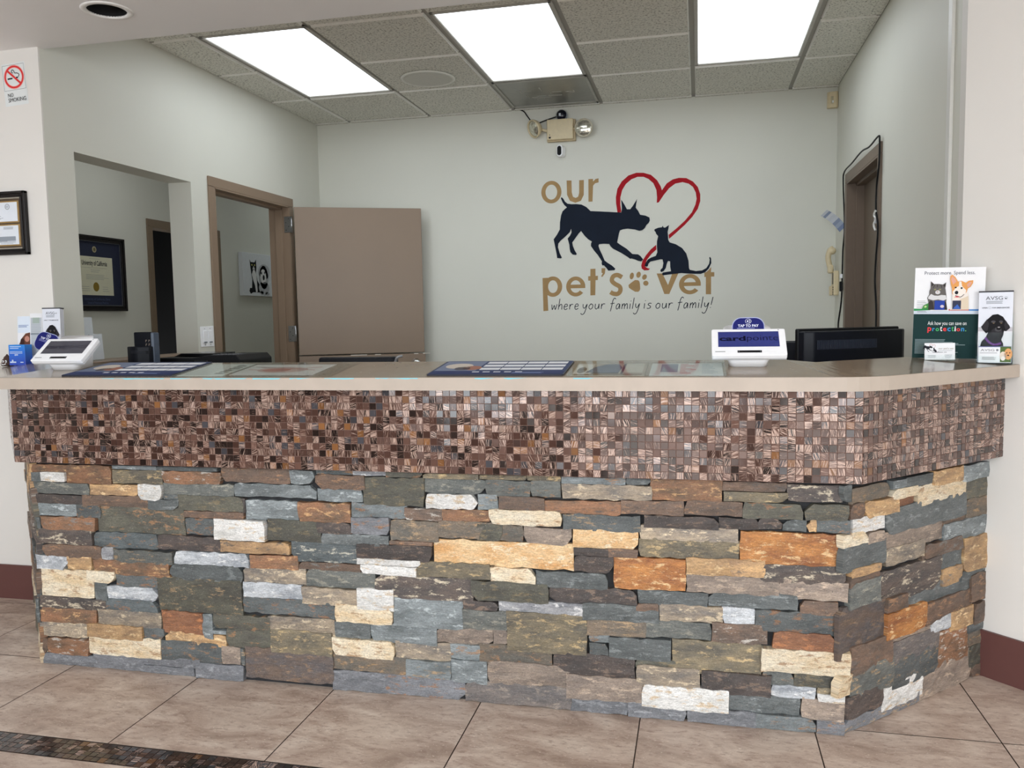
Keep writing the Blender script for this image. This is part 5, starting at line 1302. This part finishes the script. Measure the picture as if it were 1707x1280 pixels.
b = MB(); b.box(-.042, .042, 0, .075, 0, .088, blue_grad(), .0012); b.build('carton', None, bb)
a = Art(.0003); LB = flat((206, 222, 244))
a.lines(LB, -.034, .026, .073, .080, 2, .0028, random.Random(1), .3).same().lines(LB, -.036, .036, .052, .058, 2, .0022, random.Random(2), .1).same().text(LB, '$35', -.012, .006, .042, .048, bold=.04)
place(a.build('box_print', bb), (0, -.0002, 0))
a = Art(.0003); a.poly(LB, rect(-.028, -.020, .016, .024)).same().lines(LB, -.038, -.006, .012, .015, 2, .003, random.Random(1), 0)
place(a.build('box_logo', bb), (0, -.0002, 0))
a = Art(.0003); a.lines(LB, .016, .032, .012, .014, 2, .002, random.Random(1), 0); place(a.build('small_print', bb), (0, -.0002, 0))
pl = thing('plush_toy', 'brown swirl-shaped plush toy with round eyes at the left end of the counter', 'toy', (-2.928, 2.985, zslab(-2.928, 2.985))); pl.scale = (.68, .68, .68)
b = MB(); PB = mat((74, 52, 44), .85, name='brown_plush', var=.2, scale=160, bump=.5)
b.lathe([(0, .0), (.030, .001), (.038, .010), (.037, .020), (.031, .026), (.032, .032), (.028, .042), (.021, .046), (.021, .052), (.016, .060), (.009, .066), (.004, .074), (0, .077)], PB, 32); b.build('body', None, pl)
b = MB()
for x in (-.004, .018): b.ball((x, -.031, .030), .0075, flat((240, 240, 240)), (1, .5, 1.1))
b.build('eye', None, pl)
b = MB()
for x in (-.004, .018): b.ball((x, -.0352, .030), .0036, INK, (1, .35, 1))
b.build('pupil', None, pl)
b = MB(); b.tube([(-.012, -.0345, .016), (.004, -.0395, .010), (.020, -.0335, .016)], .0028, flat((240, 240, 240)), 8); b.build('smile', None, pl)

# paper sheets standing in the pass-through
for k, (y0, w, h, dxx, lab) in enumerate(((3.345, .075, .205, 0, 'taller translucent white sheet standing in the pass-through left corner'), (3.36, .085, .125, .03, 'shorter translucent white sheet standing in the pass-through'))):
    t = thing('standing_sheet', lab, 'paper sheet', (XL - .07 + dxx, y0, 1.0685), math.radians(90))
    m_ = mat((224, 230, 236), .4, name='frosted_sheet', var=.03, alpha=.62)
    b = MB(); b.box(-w / 2, w / 2, -.001, .001, .004, h, m_, mtx=Matrix.Rotation(-.06, 4, 'X')); b.build('sheet', None, t)
    b = MB(); b.box(-w / 2, w / 2, -.012, .012, 0, .004, ACRYLIC); b.build('foot', None, t)

# ---- flat things lying on the counter
def slab_print(t, z, fn, name):
    """print drawn in (x, depth) laid on a horizontal surface"""
    a = Art(.00015); fn(a); o = a.build(name, t); o.matrix_local = Matrix.Translation((0, 0, z)) @ Matrix(((1, 0, 0, 0), (0, 0, 1, 0), (0, -1, 0, 0), (0, 0, 0, 1))); return o


def desk_pad(loc, w, d, label, skew=0.0, rz=0.0):
    t = thing('calendar_mat', label, 'calendar mat', loc, rz, 'calendar mats on the counter'); t.rotation_euler.x = TILT
    b = MB(); b.prism([(x, y) for x, y in rrect(-w / 2, w / 2, 0, d, .012, 3)], 0, .004, mat((24, 28, 46), .5, name='navy_mat_edge')); b.build('pad', None, t)

    def fn(a):
        a.poly(flat((60, 72, 108)), rrect(-w / 2 + .004, w / 2 - .004, .004, d - .004, .006, 3))
        a.poly(flat((120, 130, 154)), rect(-w / 2 + .008, -w * .17, d * .26, d - .008)).same().poly(flat((40, 52, 98)), rect(-w / 2 + .005, w / 2 - .005, .005, d * .24))
        a.poly(flat((160, 110, 92)), ell(-w * .22, d * .46, .03, .035)).same().poly(flat((206, 196, 184)), ell(-w * .34, d * .6, .045, .045)).same().poly(flat((88, 84, 92)), ell(-w * .29, d * .42, .026, .03))
        for r in range(3):
            for c in range(4):
                x0 = -w * .15 + c * w * .155; y0 = d * .30 + r * d * .225
                a.poly(flat((228, 231, 236)), rect(x0, x0 + w * .148, y0 + d * .02, y0 + d * .17)).same()
        a.k += 1
        for c in range(5): a.poly(flat((228, 232, 242)), rect(-w * .18 + c * .034, -w * .18 + c * .034 + .022, d * .15, d * .20)).same()
        a.lines(flat((130, 146, 190)), w * .12, w * .36, d * .09, d * .15, 3, .004, random.Random(3))
    slab_print(t, .0041, fn, 'calendar_print')
    return t


desk_pad((-1.93, 2.405, zslab(-1.93, 2.405)), .435, .25, 'navy calendar mat lying in front of the dark-screened terminal')
desk_pad((-.608, 2.405, zslab(-.608, 2.405)), .43, .235, 'navy calendar mat lying at the middle of the counter')


def sheet(name, label, cat, loc, w, d, rz, rgb, fn, th=.0008):
    t = thing(name, label, cat, (*loc[:2], zslab(*loc[:2])), rz); t.rotation_euler.x = TILT; b = MB(); b.box(-w / 2, w / 2, 0, d, 0, th, flat(rgb, .3)); b.build('sheet', None, t); slab_print(t, th + .0001, fn, 'sheet_print'); return t


def f_dark(a):
    a.lines(flat((186, 192, 186)), -.07, .03, .03, .19, 8, .005, random.Random(2), .2)
    rq = random.Random(4); a.k += 1
    for k in range(6): y = .03 + k * .028; a.same().poly(flat((96, 98, 88)), [(.035, y), (.06 + rq.random() * .02, y), (.07 + rq.random() * .012, y + .009), (.05, y + .019), (.035, y + .016)])


def f_red(a):
    RD = flat((196, 136, 122))
    a.poly(flat((214, 190, 180)), ell(0, .085, .09, .05)).poly(RD, ell(-.02, .08, .05, .028)).ribbon(RD, [(-.13, .09), (-.05, .08), (.03, .10), (.12, .135)], .007, 4).same().ribbon(RD, [(-.10, .125), (.0, .11), (.12, .08)], .006, 4).same().ribbon(flat((120, 110, 110)), [(-.13, .14), (-.05, .125), (.02, .13)], .004, 3)


def f_photo(a):
    a.poly(flat((226, 224, 216)), rect(-.105, -.055, .03, .19)).same().poly(flat((96, 104, 126)), [(-.07, .05), (-.05, .14), (-.02, .185), (.02, .19), (.035, .13), (.03, .05)]).same().poly(flat((70, 74, 92)), rect(.036, .043, .03, .19)).same().poly(flat((206, 202, 190)), rect(.045, .10, .05, .195)).same().poly(flat((110, 92, 80)), ell(-.085, .09, .014, .05)).same().poly(flat((140, 122, 104)), rect(-.10, .10, .012, .03)).same().poly(flat((64, 64, 68)), rect(-.05, .03, .034, .05))


def f_chart(a):
    a.poly(flat((140, 148, 168)), rect(-.075, -.025, .05, .18)).same()
    rq = random.Random(9)
    for k in range(9): y = .03 + k * .018; a.same().poly(flat((206, 140, 140)), rect(-.018, -.018 + rq.uniform(.015, .05), y, y + .010)); a.same().poly(flat((182, 194, 202)), rect(.045, .045 + rq.uniform(.02, .05), y, y + .008))


sheet('information_sheet', 'pale printed sheet with dark margin marks beside the left calendar mat', 'paper sheet', (-1.612, 2.41), .17, .215, 0, (222, 226, 218), f_dark)
sheet('drawing_sheet', 'white sheet with a red drawing on the counter', 'paper sheet', (-1.362, 2.425), .30, .185, 0, (234, 231, 226), f_red)
sheet('photo_sheet', 'sheet of pet photographs right of the middle calendar mat', 'photo sheet', (-.264, 2.40), .218, .205, 0, (176, 164, 148), f_photo)
sheet('price_chart', 'pale chart with grey and red columns left of the lit terminal', 'paper sheet', (-.037, 2.405), .21, .195, 0, (222, 226, 224), f_chart)
for nm, x0, x1, lab in (('acrylic_sheet', -1.705, -1.145, 'clear acrylic cover lying over the red drawing and the pale sheet'), ('acrylic_sheet', -.385, .076, 'clear acrylic cover lying over the photo sheet and price chart')):
    t = thing(nm, lab, 'acrylic sheet', ((x0 + x1) / 2, 2.392, zslab(0, 2.392) + .0022), 0, 'acrylic covers on the counter'); t.rotation_euler.x = TILT; b = MB(); h_ = (x1 - x0) / 2
    b.box(-h_, h_, 0, .245, 0, .002, ACRYLIC); b.build('sheet', None, t)

# ---------------------------------------------------------------- office machines behind the counter
def rot(x, y, a): return (x * math.cos(a) - y * math.sin(a), x * math.sin(a) + y * math.cos(a))


am = math.radians(36)
mn = thing('computer_monitor', 'large black computer monitor seen from behind with a slotted back', 'monitor', (.583, 3.475, .74), am, 'black monitors behind the counter')
SH = mat((14, 17, 27), .42, name='black_monitor_shell', var=.08, spec=.25)
b = MB(); wv = .262
prof = [(-wv, 0), (-wv, -.030)] + [(-wv + 2 * wv * k / 16, -.044 - .030 * math.sin(math.pi * k / 16)) for k in range(1, 16)] + [(wv, -.030), (wv, 0)]
b.prism([(x, y) for x, y in prof], .11, .424, SH, None, .005); b.build('shell', None, mn)
b = MB(); b.box(-wv - .002, wv + .002, -.002, .018, .10, .434, BLACKP, .004); b.build('bezel', None, mn)
b = MB()
for k in range(46):
    x = -.215 + k * .0062; y = -.044 - .030 * math.sin(math.pi * (x + wv) / (2 * wv))
    b.box(x - .0012, x + .0012, y - .0025, y + .004, .355, .39, mat((52, 58, 72), .5, name='slot_rib'))
b.build('vent_slots', None, mn)
b = MB(); b.box(-.04, .04, -.05, -.02, .02, .2, BLACKP, .004); b.prism(rrect(-.13, .13, -.13, .07, .03), 0, .02, BLACKP); b.build('stand', None, mn)
m2 = thing('computer_monitor', 'lower black monitor behind the lit card terminal, half hidden by the large monitor', 'monitor', (.52, 3.86, .74), 0, 'black monitors behind the counter')
b = MB(); b.box(-.22, .22, -.03, .0, .08, .365, SH, .006, 2); b.build('shell', None, m2)
b = MB(); b.box(-.222, .222, -.001, .014, .075, .37, mat((30, 32, 38), .3, name='dark_grey_bezel'), .003); b.build('bezel', None, m2)
b = MB(); b.box(-.03, .03, -.045, -.015, .02, .2, BLACKP, .004); b.prism(rrect(-.11, .11, -.10, .06, .03), 0, .02, BLACKP); b.build('stand', None, m2)

bu = thing('receipt_printer', 'black two-tier receipt printer below the pass-through', 'printer', (-2.548, 3.42, .905))
b = MB(); b.prism([(-.088, -.04)] + [(-.088 + .115 * k / 8, -.04 - .022 * math.sin(math.pi * k / 8)) for k in range(1, 8)] + [(.03, -.04), (.03, .04), (-.088, .04)], 0, .226, SH, None, .004); b.build('front_housing', None, bu)
b = MB()
for z in (.196, .204): b.box(-.05, .03, -.0645, -.03, z, z + .0025, mat((44, 48, 58), .5, name='printer_groove'))
b.build('groove', None, bu)
b = MB(); b.box(-.072, .024, -.012, .035, 0, .293, SH, .004); b.build('tall_housing', None, bu)
b = MB(); b.prism([(.022, -.014), (.036, -.010), (.036, .03), (.022, .03)], .0, .290, mat((74, 86, 104), .35, name='blue_grey_side_panel', var=.1), None, .003); b.build('side_panel', None, bu)
a = Art(.0004); LGc = flat((150, 136, 128))
for r in range(3):
    for c in range(2): a.poly(LGc, rect(-.008 + c * .016, .0 + c * .016, .252 - r * .018, .257 - r * .018)).same(); a.poly(LGc, rect(-.008 + c * .016, -.005 + c * .016, .246 - r * .018, .257 - r * .018)).same()
place(a.build('indicator_mark', bu), (0, -.0122, 0))

fx = thing('fax_machine', 'long black office machine with a sloped keypad end behind the counter', 'office machine', (-2.335, 3.635, .905))
b = MB(); M = Matrix.Rotation(math.pi / 2, 4, 'X')
b.prism([(-.262, 0), (.195, 0), (.195, .152), (.172, .176), (.03, .176), (-.05, .164), (-.262, .164)], -.20, .10, BLACKP, M, .004); b.build('body', None, fx)
b = MB(); b.prism([(-.22, .166), (.0, .166), (.0, .182), (-.18, .182)], -.18, .02, mat((12, 12, 14), .2, name='glossy_black_lid'), M, .003); b.build('lid', None, fx)
b = MB()
for c in range(6):
    for r in range(4): b.box(.040 + c * .021, .053 + c * .021, -.085 + r * .03, -.070 + r * .03, .176, .1785, mat((96, 98, 102), .5, name='grey_keys'), .0008)
b.build('keypad', None, fx)
b = MB(); b.prism([(-.05, .08), (.05, .08), (.02, .150), (-.05, .150)], .1005, .104, mat((34, 36, 40), .3, name='control_flap'), M, .001); b.build('front_flap', None, fx)

oc = thing('office_chair', 'black office chair whose padded backrest top shows behind the counter', 'chair', (-1.76, 4.05, 0), math.radians(4))
LE = mat((30, 31, 36), .45, name='black_leatherette', var=.15, scale=80, spec=.2)
b = MB(); bk = [(-.215 + .43 * k / 12, -.02 * math.sin(math.pi * k / 12)) for k in range(13)]
b.prism([(x, y - .02) for x, y in bk] + [(x, y + .03) for x, y in bk[::-1]], .60, 1.043, LE, None, .014); b.build('backrest', None, oc)
b = MB(); b.tube([(.196, -.02, .95), (.214, -.028, 1.02), (.226, -.028, 1.040), (.250, -.02, 1.046)], .007, mat((150, 150, 152), .35, .4, name='grey_back_bracket'), 10); b.build('bracket', None, oc)
b = MB(); b.prism(rrect(-.24, .24, -.05, .42, .06), .44, .52, LE, None, .015); b.build('seat', None, oc)
b = MB(); b.box(-.03, .03, -.03, -.0, .46, .8, BLACKP, .004) if False else b.box(-.03, .03, .03, .05, .46, .8, BLACKP, .004); b.build('back_support', None, oc)
b = MB(); b.cyl((0, .18, .27), .025, .36, 'Z', STEEL, 20); b.build('gas_lift', None, oc)
b = MB()
for k in range(5):
    t_ = 2 * math.pi * k / 5 + .3; b.tube([(0, .18, .10), (.26 * math.cos(t_), .18 + .26 * math.sin(t_), .065)], .018, BLACKP, 10, 1)
b.build('star_base', None, oc)
for k in range(5):
    t_ = 2 * math.pi * k / 5 + .3; b = MB(); b.cyl((.26 * math.cos(t_), .18 + .26 * math.sin(t_), .027), .027, .022, 'X', BLACKP, 20); b.build('caster', None, oc)
